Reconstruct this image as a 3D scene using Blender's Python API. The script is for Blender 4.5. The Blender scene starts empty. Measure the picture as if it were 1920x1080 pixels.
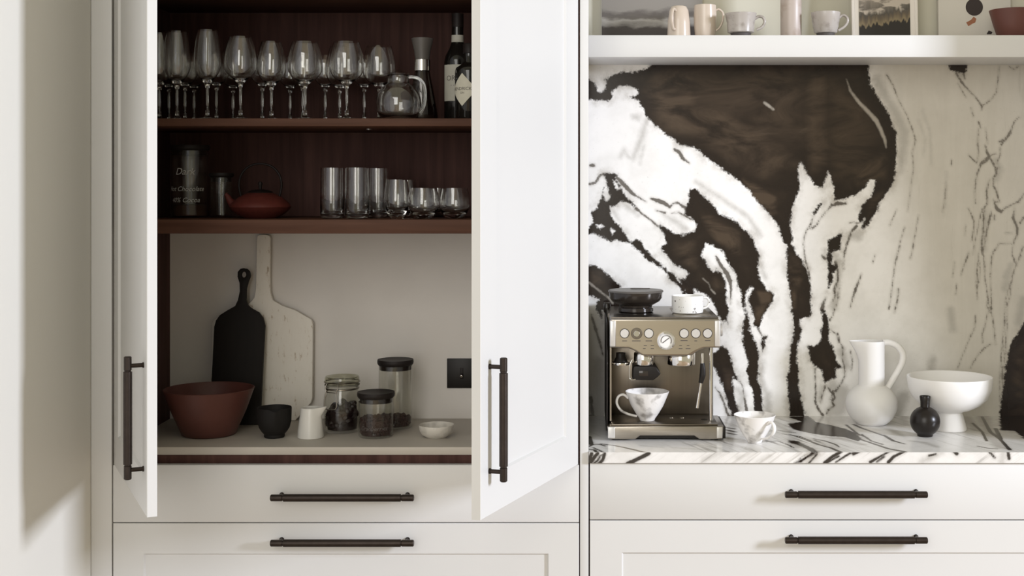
import bpy, bmesh, math, random
import numpy as np
from mathutils import Vector, Matrix

random.seed(7)
SC = bpy.context.scene
COL = SC.collection

# ------------------------------------------------------------------ camera
# one-point perspective: cabinet fronts lie in the plane Y = 0, X right, Y into the wall, Z up
F, D, CX, CY, EZ = 2434.0, 3.38, 1100.0, 350.0, 1.58
cam_data = bpy.data.cameras.new('camera')
cam_data.sensor_width = 36.0
cam_data.lens = F / 1920.0 * 36.0
cam_data.shift_x = (960.0 - CX) / 1920.0
cam_data.shift_y = (CY - 540.0) / 1920.0
cam = bpy.data.objects.new('camera', cam_data)
cam.location = (0.0, -D, EZ)
cam.rotation_euler = (math.radians(90), 0, 0)
COL.objects.link(cam)
SC.camera = cam

# ------------------------------------------------------------------ world, windows, exposure
world = bpy.data.worlds.new('room_light')
SC.world = world
world.use_nodes = True
wb = world.node_tree.nodes['Background']
wb.inputs['Color'].default_value = (1.0, 0.925, 0.68, 1)
wb.inputs['Strength'].default_value = 0.60

def area(name, loc, target, sx, sy, power, color):
    l = bpy.data.lights.new(name, 'AREA')
    l.shape = 'RECTANGLE'; l.size = sx; l.size_y = sy; l.energy = power; l.color = color
    o = bpy.data.objects.new(name, l)
    o.location = loc
    o.rotation_euler = (Vector(target) - Vector(loc)).to_track_quat('-Z', 'Y').to_euler()
    COL.objects.link(o)
    return o
area('window_light_right', (6.5, -3.45, 2.85), (-0.3, -0.2, 1.2), 0.95, 1.4, 600, (0.925, 0.98, 1.13))
area('window_light_rear', (-1.45, -6.0, 2.75), (-0.7, 0.0, 1.6), 2.9, 4.1, 178, (1.0, 0.98, 0.95))

vs = SC.view_settings
vs.view_transform = 'Standard'; vs.look = 'None'; vs.gamma = 1.0; vs.use_curve_mapping = False
vs.exposure = -0.2
SC.cycles.transparent_max_bounces = 48
SC.cycles.max_bounces = 28
SC.cycles.transmission_bounces = 28
SC.cycles.glossy_bounces = 6
SC.cycles.diffuse_bounces = 4
SC.cycles.sample_clamp_indirect = 4.0

# ------------------------------------------------------------------ helpers: projection
def kk(Y): return F / (D + Y)
def PX(px, Y): return (px - CX) / kk(Y)
def PZ(py, Y): return EZ - (py - CY) / kk(Y)

# ------------------------------------------------------------------ helpers: materials
def nt(name):
    m = bpy.data.materials.new(name); m.use_nodes = True
    t = m.node_tree
    return m, t, t.nodes, t.links, t.nodes['Principled BSDF']

def lin(c):
    return tuple((x / 12.92 if x <= 0.04045 else ((x + 0.055) / 1.055) ** 2.4) for x in c)

def mat(name, col, rough=0.5, metal=0.0, var=0.06, scale=8.0, stretch=(1, 1, 1), bump=0.0, bscale=80.0, spec=0.5, coat=0.0):
    m, t, N, L, b = nt(name)
    tc = N.new('ShaderNodeTexCoord'); mp = N.new('ShaderNodeMapping')
    mp.inputs['Scale'].default_value = stretch
    L.new(tc.outputs['Object'], mp.inputs['Vector'])
    n = N.new('ShaderNodeTexNoise'); n.inputs['Scale'].default_value = scale; n.inputs['Detail'].default_value = 4
    L.new(mp.outputs['Vector'], n.inputs['Vector'])
    r = N.new('ShaderNodeMix'); r.data_type = 'RGBA'
    r.inputs[6].default_value = (*[max(0, c * (1 - var)) for c in col], 1)
    r.inputs[7].default_value = (*[min(1, c * (1 + var)) for c in col], 1)
    L.new(n.outputs['Fac'], r.inputs[0])
    L.new(r.outputs[2], b.inputs['Base Color'])
    b.inputs['Roughness'].default_value = rough; b.inputs['Metallic'].default_value = metal
    b.inputs['Specular IOR Level'].default_value = spec
    b.inputs['Coat Weight'].default_value = coat
    if bump:
        n2 = N.new('ShaderNodeTexNoise'); n2.inputs['Scale'].default_value = bscale; n2.inputs['Detail'].default_value = 3
        L.new(mp.outputs['Vector'], n2.inputs['Vector'])
        bp = N.new('ShaderNodeBump'); bp.inputs['Strength'].default_value = bump; bp.inputs['Distance'].default_value = 0.002
        L.new(n2.outputs['Fac'], bp.inputs['Height']); L.new(bp.outputs['Normal'], b.inputs['Normal'])
    return m

def glass(name, tint=(0.95, 0.95, 0.94), f0=0.045, power=4.0, amt=0.75, rough=0.02):
    m = bpy.data.materials.new(name); m.use_nodes = True
    t = m.node_tree; N = t.nodes; L = t.links
    for n in list(N): N.remove(n)
    out = N.new('ShaderNodeOutputMaterial'); mix = N.new('ShaderNodeMixShader')
    tr = N.new('ShaderNodeBsdfTransparent'); gl = N.new('ShaderNodeBsdfGlossy')
    tr.inputs['Color'].default_value = (*tint, 1); gl.inputs['Roughness'].default_value = rough
    lw = N.new('ShaderNodeLayerWeight'); lw.inputs['Blend'].default_value = 0.5
    p = N.new('ShaderNodeMath'); p.operation = 'POWER'; p.inputs[1].default_value = power
    ma = N.new('ShaderNodeMath'); ma.operation = 'MULTIPLY_ADD'; ma.inputs[1].default_value = amt; ma.inputs[2].default_value = f0
    L.new(lw.outputs['Facing'], p.inputs[0]); L.new(p.outputs[0], ma.inputs[0]); L.new(ma.outputs[0], mix.inputs[0])
    L.new(tr.outputs[0], mix.inputs[1]); L.new(gl.outputs[0], mix.inputs[2]); L.new(mix.outputs[0], out.inputs['Surface'])
    return m

def wood(name, c0, c1, rough=0.55, axis=2, scale=14.0):
    m, t, N, L, b = nt(name)
    tc = N.new('ShaderNodeTexCoord'); mp = N.new('ShaderNodeMapping')
    s = [scale, scale, scale]; s[axis] = scale * 0.06
    mp.inputs['Scale'].default_value = s
    L.new(tc.outputs['Object'], mp.inputs['Vector'])
    n = N.new('ShaderNodeTexNoise'); n.inputs['Scale'].default_value = 3.0; n.inputs['Detail'].default_value = 8; n.inputs['Distortion'].default_value = 0.6
    L.new(mp.outputs['Vector'], n.inputs['Vector'])
    cr = N.new('ShaderNodeValToRGB')
    cr.color_ramp.elements[0].position = 0.3; cr.color_ramp.elements[0].color = (*c0, 1)
    cr.color_ramp.elements[1].position = 0.7; cr.color_ramp.elements[1].color = (*c1, 1)
    L.new(n.outputs['Fac'], cr.inputs[0]); L.new(cr.outputs[0], b.inputs['Base Color'])
    b.inputs['Roughness'].default_value = rough; b.inputs['Specular IOR Level'].default_value = 0.12
    bp = N.new('ShaderNodeBump'); bp.inputs['Strength'].default_value = 0.15; bp.inputs['Distance'].default_value = 0.001
    L.new(n.outputs['Fac'], bp.inputs['Height']); L.new(bp.outputs['Normal'], b.inputs['Normal'])
    return m

def speckle(name, base, spot, scale=60.0, thr=0.62, rough=0.35, soft=0.05, big=None):
    m, t, N, L, b = nt(name)
    tc = N.new('ShaderNodeTexCoord')
    n = N.new('ShaderNodeTexNoise'); n.inputs['Scale'].default_value = scale; n.inputs['Detail'].default_value = 3
    L.new(tc.outputs['Object'], n.inputs['Vector'])
    cr = N.new('ShaderNodeValToRGB')
    cr.color_ramp.elements[0].position = thr; cr.color_ramp.elements[0].color = (*base, 1)
    cr.color_ramp.elements[1].position = min(1, thr + soft); cr.color_ramp.elements[1].color = (*spot, 1)
    L.new(n.outputs['Fac'], cr.inputs[0]); L.new(cr.outputs[0], b.inputs['Base Color'])
    b.inputs['Roughness'].default_value = rough
    return m

M = {}
M['paint'] = mat('painted_timber', (0.67, 0.665, 0.655), 0.42, var=0.012, scale=3, bump=0.03, bscale=160)
M['wall'] = mat('wall_paint', (0.73, 0.71, 0.655), 0.85, var=0.02, scale=2, bump=0.08, bscale=60)
M['cream'] = mat('niche_paint', (0.55, 0.525, 0.435), 0.7, var=0.02, scale=2)
M['plaster'] = mat('plaster_panel', (0.72, 0.68, 0.63), 0.6, var=0.10, scale=5, bump=0.05, bscale=40)
M['stone'] = mat('pale_worktop', (0.50, 0.46, 0.40), 0.45, var=0.06, scale=10)
M['walnut'] = wood('dark_walnut', (0.052, 0.023, 0.0185), (0.10, 0.048, 0.039), 0.6, 2)
M['walnut_edge'] = wood('walnut_shelf', (0.070, 0.031, 0.019), (0.115, 0.056, 0.036), 0.5, 0)
M['bronze'] = mat('dark_bronze', (0.040, 0.030, 0.025), 0.38, metal=0.75, var=0.3, scale=60, bump=0.2, bscale=900)
M['floor'] = wood('oak_floor', (0.30, 0.22, 0.15), (0.42, 0.32, 0.22), 0.5, 0, 6)
def solid_glass(name, ior=1.45, col=(0.98, 0.98, 0.97)):
    m, t, N, L, b = nt(name)
    tc = N.new('ShaderNodeTexCoord'); n = N.new('ShaderNodeTexNoise'); n.inputs['Scale'].default_value = 25
    L.new(tc.outputs['Object'], n.inputs['Vector'])
    mr = N.new('ShaderNodeMapRange'); mr.inputs['To Min'].default_value = 0.0; mr.inputs['To Max'].default_value = 0.03
    L.new(n.outputs['Fac'], mr.inputs['Value']); L.new(mr.outputs[0], b.inputs['Roughness'])
    b.inputs['Base Color'].default_value = (*col, 1); b.inputs['Transmission Weight'].default_value = 1.0; b.inputs['IOR'].default_value = ior
    return m
M['glass'] = solid_glass('clear_glass', 1.7)
M['jar_glass'] = glass('jar_glass', (0.95, 0.95, 0.93), 0.05, 4.0, 0.7)
M['steel'] = mat('brushed_steel', (0.37, 0.335, 0.29), 0.28, metal=1.0, var=0.08, scale=30, stretch=(0.05, 1, 6), bump=0.03, bscale=200)
M['steel_warm'] = mat('champagne_steel', (0.36, 0.315, 0.24), 0.34, metal=0.9, var=0.06, scale=30, stretch=(0.05, 1, 6))
M['steel_dark'] = mat('shaded_steel', (0.19, 0.165, 0.135), 0.30, metal=1.0, var=0.12, scale=30, stretch=(6, 1, 0.05))  # darker copy of the steel, dark reflected surroundings put into its colour
M['chrome'] = mat('chrome', (0.75, 0.72, 0.68), 0.10, metal=1.0, var=0.02)
M['blackplastic'] = mat('black_plastic', (0.013, 0.0105, 0.009), 0.42, spec=0.25, var=0.1)
M['smoke'] = mat('smoked_plastic', (0.028, 0.022, 0.018), 0.12, var=0.2, scale=20)
M['lidgrey'] = mat('grey_lid_plastic', (0.10, 0.09, 0.08), 0.4, var=0.1)
M['button'] = mat('button_metal', (0.62, 0.60, 0.57), 0.3, metal=0.4, var=0.08, scale=200)
M['dial'] = mat('dial_face', (0.80, 0.79, 0.77), 0.35, var=0.02)
M['ink'] = mat('dark_ink', (0.06, 0.05, 0.045), 0.6, var=0.1)
M['chalk'] = mat('chalk_pen', (0.62, 0.60, 0.56), 0.9, var=0.3, scale=300)
M['chalk_faint'] = mat('faded_chalk_pen', (0.15, 0.13, 0.12), 0.9, var=0.4, scale=300)
M['white'] = mat('matt_white_ceramic', (0.80, 0.785, 0.765), 0.55, var=0.015, scale=12)
M['creamer'] = mat('white_porcelain', (0.74, 0.72, 0.67), 0.3, var=0.02)
M['blackvase'] = mat('black_ceramic', (0.012, 0.009, 0.0075), 0.30, spec=0.32, var=0.15, scale=30)
M['blackclay'] = mat('matt_black_clay', (0.013, 0.0115, 0.0105), 0.65, spec=0.25, var=0.3, scale=40, bump=0.15, bscale=150)
M['blackboard'] = mat('black_wood', (0.0115, 0.009, 0.0075), 0.62, spec=0.2, var=0.3, scale=20, stretch=(3, 1, 0.3))
M['terracotta'] = mat('oxblood_glaze', (0.115, 0.040, 0.031), 0.48, var=0.25, scale=14)
M['teapot'] = mat('red_cast_iron', (0.105, 0.024, 0.018), 0.5, spec=0.25, var=0.25, scale=60, bump=0.25, bscale=260)
M['iron'] = mat('black_iron', (0.013, 0.009, 0.008), 0.5, spec=0.2, var=0.2)
M['speck'] = speckle('speckled_white_glaze', (0.80, 0.79, 0.76), (0.10, 0.08, 0.07), 130, 0.645, 0.35, 0.03)
M['marbled'] = speckle('marbled_porcelain', (0.80, 0.775, 0.75), (0.36, 0.34, 0.32), 26, 0.52, 0.25, 0.16)
M['stonebowl'] = speckle('pale_stone', (0.66, 0.62, 0.55), (0.45, 0.42, 0.37), 40, 0.5, 0.5, 0.3)
M['pinkmug'] = mat('blush_glaze', (0.55, 0.465, 0.385), 0.22, var=0.03, scale=10)
M['greymug'] = speckle('grey_crackle_glaze', (0.40, 0.365, 0.335), (0.22, 0.19, 0.165), 45, 0.5, 0.25, 0.3)
M['vaseglaze'] = speckle('streaked_pink_glaze', (0.43, 0.365, 0.325), (0.27, 0.20, 0.145), 22, 0.5, 0.4, 0.3)
M['bottle'] = mat('dark_bottle_glass', (0.007, 0.006, 0.005), 0.10, var=0.1)
M['label'] = mat('paper_label', (0.40, 0.385, 0.33), 0.8, var=0.10, scale=60)
M['label2'] = mat('cream_paper_label', (0.50, 0.475, 0.39), 0.8, var=0.08, scale=60)
M['pods'] = mat('dark_pods', (0.016, 0.006, 0.007), 0.45, var=0.4, scale=60)
M['berries'] = mat('dried_berries', (0.034, 0.011, 0.010), 0.5, spec=0.25, var=0.6, scale=120)
M['cocoa'] = mat('cocoa_powder', (0.06, 0.025, 0.014), 0.9, var=0.4, scale=60)
M['whiteframe'] = mat('white_frame', (0.72, 0.67, 0.62), 0.5, var=0.02)
M['canvas'] = mat('grey_canvas', (0.60, 0.565, 0.51), 0.75, var=0.05, scale=6, bump=0.1, bscale=400)
M['discink'] = mat('dark_print', (0.028, 0.018, 0.016), 0.6, var=0.2)
M['rustink'] = mat('rust_print', (0.30, 0.12, 0.06), 0.6, var=0.3, scale=80)

def worn_white():
    m, t, N, L, b = nt('worn_white_wood')
    tc = N.new('ShaderNodeTexCoord'); mp = N.new('ShaderNodeMapping')
    mp.inputs['Scale'].default_value = (26, 26, 9)
    L.new(tc.outputs['Object'], mp.inputs['Vector'])
    n = N.new('ShaderNodeTexNoise'); n.inputs['Scale'].default_value = 3.2; n.inputs['Detail'].default_value = 7; n.inputs['Roughness'].default_value = 0.72
    L.new(mp.outputs['Vector'], n.inputs['Vector'])
    cr = N.new('ShaderNodeValToRGB'); e = cr.color_ramp.elements
    e[0].position = 0.0; e[0].color = (0.86, 0.82, 0.74, 1)
    e[1].position = 0.58; e[1].color = (0.82, 0.77, 0.68, 1)
    a = e.new(0.635); a.color = (0.58, 0.49, 0.38, 1)
    a = e.new(0.72); a.color = (0.24, 0.18, 0.13, 1)
    L.new(n.outputs['Fac'], cr.inputs[0]); L.new(cr.outputs[0], b.inputs['Base Color'])
    b.inputs['Roughness'].default_value = 0.7
    return m
M['wornwhite'] = worn_white()

def seascape():
    m, t, N, L, b = nt('seascape_paint')
    tc = N.new('ShaderNodeTexCoord'); mp = N.new('ShaderNodeMapping'); mp.inputs['Scale'].default_value = (5, 1, 14)
    L.new(tc.outputs['Object'], mp.inputs['Vector'])
    n = N.new('ShaderNodeTexNoise'); n.inputs['Scale'].default_value = 3.0; n.inputs['Detail'].default_value = 5
    L.new(mp.outputs['Vector'], n.inputs['Vector'])
    sp = N.new('ShaderNodeSeparateXYZ'); L.new(tc.outputs['Object'], sp.inputs[0])
    a = N.new('ShaderNodeMath'); a.operation = 'MULTIPLY_ADD'; a.inputs[1].default_value = 0.05
    L.new(n.outputs['Fac'], a.inputs[0]); L.new(sp.outputs['Z'], a.inputs[2])
    mr = N.new('ShaderNodeMapRange'); mr.inputs['From Min'].default_value = 0.0; mr.inputs['From Max'].default_value = 0.18
    L.new(a.outputs[0], mr.inputs['Value'])
    cr = N.new('ShaderNodeValToRGB'); e = cr.color_ramp.elements
    e[0].position = 0.0; e[0].color = (0.055, 0.045, 0.04, 1)
    e[1].position = 1.0; e[1].color = (0.24, 0.22, 0.20, 1)
    for p, c in ((0.40, (0.055, 0.045, 0.04)), (0.45, (0.22, 0.205, 0.19)), (0.52, (0.36, 0.34, 0.31)), (0.57, (0.13, 0.115, 0.10)), (0.64, (0.11, 0.095, 0.085)), (0.72, (0.23, 0.21, 0.185))):
        x = e.new(p); x.color = (*c, 1)
    L.new(mr.outputs[0], cr.inputs[0]); L.new(cr.outputs[0], b.inputs['Base Color'])
    b.inputs['Roughness'].default_value = 0.6
    return m
M['seascape'] = seascape()

def hillside():
    m, t, N, L, b = nt('hillside_print')
    tc = N.new('ShaderNodeTexCoord'); sp = N.new('ShaderNodeSeparateXYZ'); L.new(tc.outputs['Object'], sp.inputs[0])
    n = N.new('ShaderNodeTexNoise'); n.inputs['Scale'].default_value = 45; n.inputs['Detail'].default_value = 5
    mp = N.new('ShaderNodeMapping'); mp.inputs['Scale'].default_value = (2.6, 1, 0.35)
    L.new(tc.outputs['Object'], mp.inputs['Vector']); L.new(mp.outputs['Vector'], n.inputs['Vector'])
    # tree line rises to the right
    a = N.new('ShaderNodeMath'); a.operation = 'MULTIPLY_ADD'; a.inputs[1].default_value = -0.16; L.new(sp.outputs['X'], a.inputs[0]); L.new(sp.outputs['Z'], a.inputs[2])
    c = N.new('ShaderNodeMath'); c.operation = 'MULTIPLY_ADD'; c.inputs[1].default_value = -0.05; L.new(n.outputs['Fac'], c.inputs[0]); L.new(a.outputs[0], c.inputs[2])
    mr = N.new('ShaderNodeMapRange'); mr.inputs['From Min'].default_value = -0.02; mr.inputs['From Max'].default_value = 0.12
    L.new(c.outputs[0], mr.inputs['Value'])
    cr = N.new('ShaderNodeValToRGB'); e = cr.color_ramp.elements
    e[0].position = 0.0; e[0].color = (0.016, 0.012, 0.010, 1)
    e[1].position = 1.0; e[1].color = (0.30, 0.26, 0.22, 1)
    for p, cc in ((0.33, (0.016, 0.012, 0.010)), (0.365, (0.22, 0.17, 0.10)), (0.47, (0.12, 0.09, 0.06)), (0.57, (0.07, 0.06, 0.05))):
        x = e.new(p); x.color = (*cc, 1)
    L.new(mr.outputs[0], cr.inputs[0])
    n2 = N.new('ShaderNodeTexNoise'); n2.inputs['Scale'].default_value = 14; n2.inputs['Detail'].default_value = 6
    mp2 = N.new('ShaderNodeMapping'); mp2.inputs['Scale'].default_value = (1, 1, 2.6); mp2.inputs['Rotation'].default_value = (0, -0.5, 0)
    L.new(tc.outputs['Object'], mp2.inputs['Vector']); L.new(mp2.outputs['Vector'], n2.inputs['Vector'])
    gt = N.new('ShaderNodeMapRange'); gt.inputs['From Min'].default_value = 0.48; gt.inputs['From Max'].default_value = 0.54
    L.new(n2.outputs['Fac'], gt.inputs['Value'])
    up = N.new('ShaderNodeMapRange'); up.inputs['From Min'].default_value = 0.55; up.inputs['From Max'].default_value = 0.64
    L.new(mr.outputs[0], up.inputs['Value'])
    ml = N.new('ShaderNodeMath'); ml.operation = 'MULTIPLY'; L.new(gt.outputs[0], ml.inputs[0]); L.new(up.outputs[0], ml.inputs[1])
    mx = N.new('ShaderNodeMix'); mx.data_type = 'RGBA'; L.new(ml.outputs[0], mx.inputs[0]); L.new(cr.outputs[0], mx.inputs[6])
    mx.inputs[7].default_value = (0.46, 0.40, 0.34, 1)
    L.new(mx.outputs[2], b.inputs['Base Color']); b.inputs['Roughness'].default_value = 0.4
    return m
M['hillside'] = hillside()

def marble_material(name, veinwob, edgewob, streaks):
    m, t, N, L, b = nt(name)
    tc = N.new('ShaderNodeTexCoord')
    def attr(n):
        a = N.new('ShaderNodeAttribute'); a.attribute_name = n; return a.outputs['Fac']
    def math_(op, a, b_=None, c_=None):
        x = N.new('ShaderNodeMath'); x.operation = op
        for i, v in enumerate((a, b_, c_)):
            if v is None: continue
            if isinstance(v, (int, float)): x.inputs[i].default_value = v
            else: L.new(v, x.inputs[i])
        return x.outputs[0]
    def noise(scale, detail=5, rough=0.6, stretch=None):
        n = N.new('ShaderNodeTexNoise'); n.inputs['Scale'].default_value = scale; n.inputs['Detail'].default_value = detail; n.inputs['Roughness'].default_value = rough
        if stretch:
            mp = N.new('ShaderNodeMapping'); mp.inputs['Scale'].default_value = stretch
            L.new(tc.outputs['Object'], mp.inputs['Vector']); L.new(mp.outputs['Vector'], n.inputs['Vector'])
        else:
            L.new(tc.outputs['Object'], n.inputs['Vector'])
        return n.outputs['Fac']
    def rng(v, a, b_, lo=0.0, hi=1.0, smooth=True):
        x = N.new('ShaderNodeMapRange'); x.interpolation_type = 'SMOOTHSTEP' if smooth else 'LINEAR'
        L.new(v, x.inputs['Value'])
        x.inputs['From Min'].default_value = a; x.inputs['From Max'].default_value = b_
        x.inputs['To Min'].default_value = lo; x.inputs['To Max'].default_value = hi
        return x.outputs[0]
    def mixc(f, a, b_):
        x = N.new('ShaderNodeMix'); x.data_type = 'RGBA'
        if isinstance(f, (int, float)): x.inputs[0].default_value = f
        else: L.new(f, x.inputs[0])
        for i, v in ((6, a), (7, b_)):
            if isinstance(v, tuple): x.inputs[i].default_value = (*v, 1)
            else: L.new(v, x.inputs[i])
        return x.outputs[2]
    n_edge = noise(48, 7, 0.68); n_fine = noise(170, 5, 0.65); n_mid = noise(14, 6, 0.62); n_big = noise(5, 4, 0.55)
    def flow(scale, stretch, rot, detail=7, dist=0.8):
        n = N.new('ShaderNodeTexNoise'); n.inputs['Scale'].default_value = scale; n.inputs['Detail'].default_value = detail; n.inputs['Roughness'].default_value = 0.62; n.inputs['Distortion'].default_value = dist
        mp = N.new('ShaderNodeMapping'); mp.inputs['Scale'].default_value = stretch; mp.inputs['Rotation'].default_value = (0, rot, 0)
        L.new(tc.outputs['Object'], mp.inputs['Vector']); L.new(mp.outputs['Vector'], n.inputs['Vector'])
        return n.outputs['Fac']
    n_diag = flow(4.5, (1.0, 1.0, 2.6), -0.62, 5, 1.2)          # streaks falling to the right
    n_vert = flow(8, (3.4, 1.0, 0.45), 0.12)          # upright drifts on the pale side
    n_line = flow(10, (5.0, 2.0, 0.4), 0.16, 8, 0.3)
    wob = math_('MULTIPLY', math_('ADD', math_('MULTIPLY_ADD', n_edge, 16.0, -8.0), math_('MULTIPLY_ADD', n_fine, 9.0, -4.5)), edgewob)
    if streaks:
        cx_ = N.new('ShaderNodeCombineXYZ'); sp = N.new('ShaderNodeSeparateXYZ'); L.new(tc.outputs['Object'], sp.inputs[0])
        L.new(attr('flow'), cx_.inputs[0]); L.new(math_('MULTIPLY', math_('ADD', sp.outputs['Y'], sp.outputs['Z']), 0.10), cx_.inputs[1])
        ns = N.new('ShaderNodeTexNoise'); ns.inputs['Scale'].default_value = 46; ns.inputs['Detail'].default_value = 6; ns.inputs['Roughness'].default_value = 0.6; ns.inputs['Distortion'].default_value = 0.25
        L.new(cx_.outputs[0], ns.inputs['Vector'])
        stk = attr('streak')
        wob = math_('ADD', wob, math_('MULTIPLY_ADD', ns.outputs['Fac'], 22.0, -11.0))
    sd = math_('ADD', attr('sd'), wob)
    dark = rng(sd, -2.6, 2.2, 1.0, 0.0)
    halo = math_('MULTIPLY', rng(sd, 0.0, 15.0, 1.0, 0.0), rng(n_mid, 0.38, 0.66))
    vwob = math_('MULTIPLY', math_('ADD', math_('MULTIPLY_ADD', n_edge, 7.0, -3.4), math_('MULTIPLY_ADD', n_fine, 5.0, -2.4)), veinwob)
    vraw = math_('ADD', attr('vein'), vwob)
    vein = rng(vraw, -1.2, 1.3, 1.0, 0.0)
    vsoft = rng(vraw, -1.0, 5.0, 1.0, 0.0)
    gwob = math_('MULTIPLY_ADD', n_edge, 12.0, -6.0)
    grey = rng(math_('ADD', attr('grey'), gwob), -9.0, 6.0, 1.0, 0.0)
    lite = rng(math_('ADD', attr('lite'), math_('MULTIPLY_ADD', n_edge, 5.0, -2.5)), -2.5, 1.8, 1.0, 0.0)
    tone = attr('tone'); brown = attr('brown')
    white = mixc(rng(n_mid, 0.35, 0.75), (0.80, 0.785, 0.765) if streaks else (0.88, 0.865, 0.845), (0.70, 0.685, 0.66) if streaks else (0.79, 0.775, 0.75))
    beige = mixc(math_('MULTIPLY_ADD', n_vert, 0.5, math_('MULTIPLY', n_mid, 0.5)), (0.66, 0.625, 0.555), (0.45, 0.42, 0.36))
    base = mixc(tone, white, beige)
    lines = math_('MULTIPLY', rng(n_line, 0.60, 0.70), math_('MULTIPLY', tone, 0.14))
    base = mixc(lines, base, (0.26, 0.23, 0.18))
    flecks = rng(n_fine, 0.64, 0.72)
    base = mixc(math_('MULTIPLY', flecks, 0.28), base, (0.30, 0.27, 0.22))
    base = mixc(math_('MULTIPLY', grey, 0.55), base, (0.30, 0.28, 0.245))
    if streaks:
        base = mixc(math_('MULTIPLY', rng(ns.outputs['Fac'], 0.47, 0.62), math_('MULTIPLY', stk, 0.55)), base, (0.34, 0.31, 0.27))
        base = mixc(math_('MULTIPLY', rng(ns.outputs['Fac'], 0.60, 0.66), math_('MULTIPLY', stk, 0.8)), base, (0.05, 0.04, 0.032))
    base = mixc(math_('MULTIPLY', halo, 0.55), base, (0.35, 0.315, 0.265))
    base = mixc(math_('MULTIPLY', vsoft, 0.28), base, (0.22, 0.19, 0.15))
    base = mixc(math_('MULTIPLY', vein, math_('MULTIPLY_ADD', tone, -0.14, 0.96 if streaks else 0.88)), base, (0.028, 0.022, 0.017) if streaks else (0.070, 0.056, 0.043))
    depth = rng(sd, -7.0, -28.0, 0.0, 1.0)
    bfac = math_('MULTIPLY', math_('MULTIPLY_ADD', depth, 0.20, brown), rng(n_diag, 0.32, 0.66))
    dcol = mixc(math_('MINIMUM', bfac, 1.4), (0.0165, 0.0102, 0.0076), (0.066, 0.045, 0.030))
    dcol = mixc(math_('MULTIPLY', math_('MULTIPLY', rng(n_diag, 0.60, 0.74), depth), 0.35), dcol, (0.11, 0.08, 0.055))
    dcol = mixc(math_('MULTIPLY', lite, 0.75), dcol, (0.44, 0.40, 0.34))
    fin = mixc(dark, base, dcol)
    L.new(fin, b.inputs['Base Color'])
    b.inputs['Roughness'].default_value = 0.17
    b.inputs['Specular IOR Level'].default_value = 0.28 if streaks else 0.42
    return m
M['marble'] = marble_material('bookmatched_marble', 0.7, 1.0, False)
M['marble_top'] = marble_material('worktop_marble', 0.28, 0.45, True)

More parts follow.
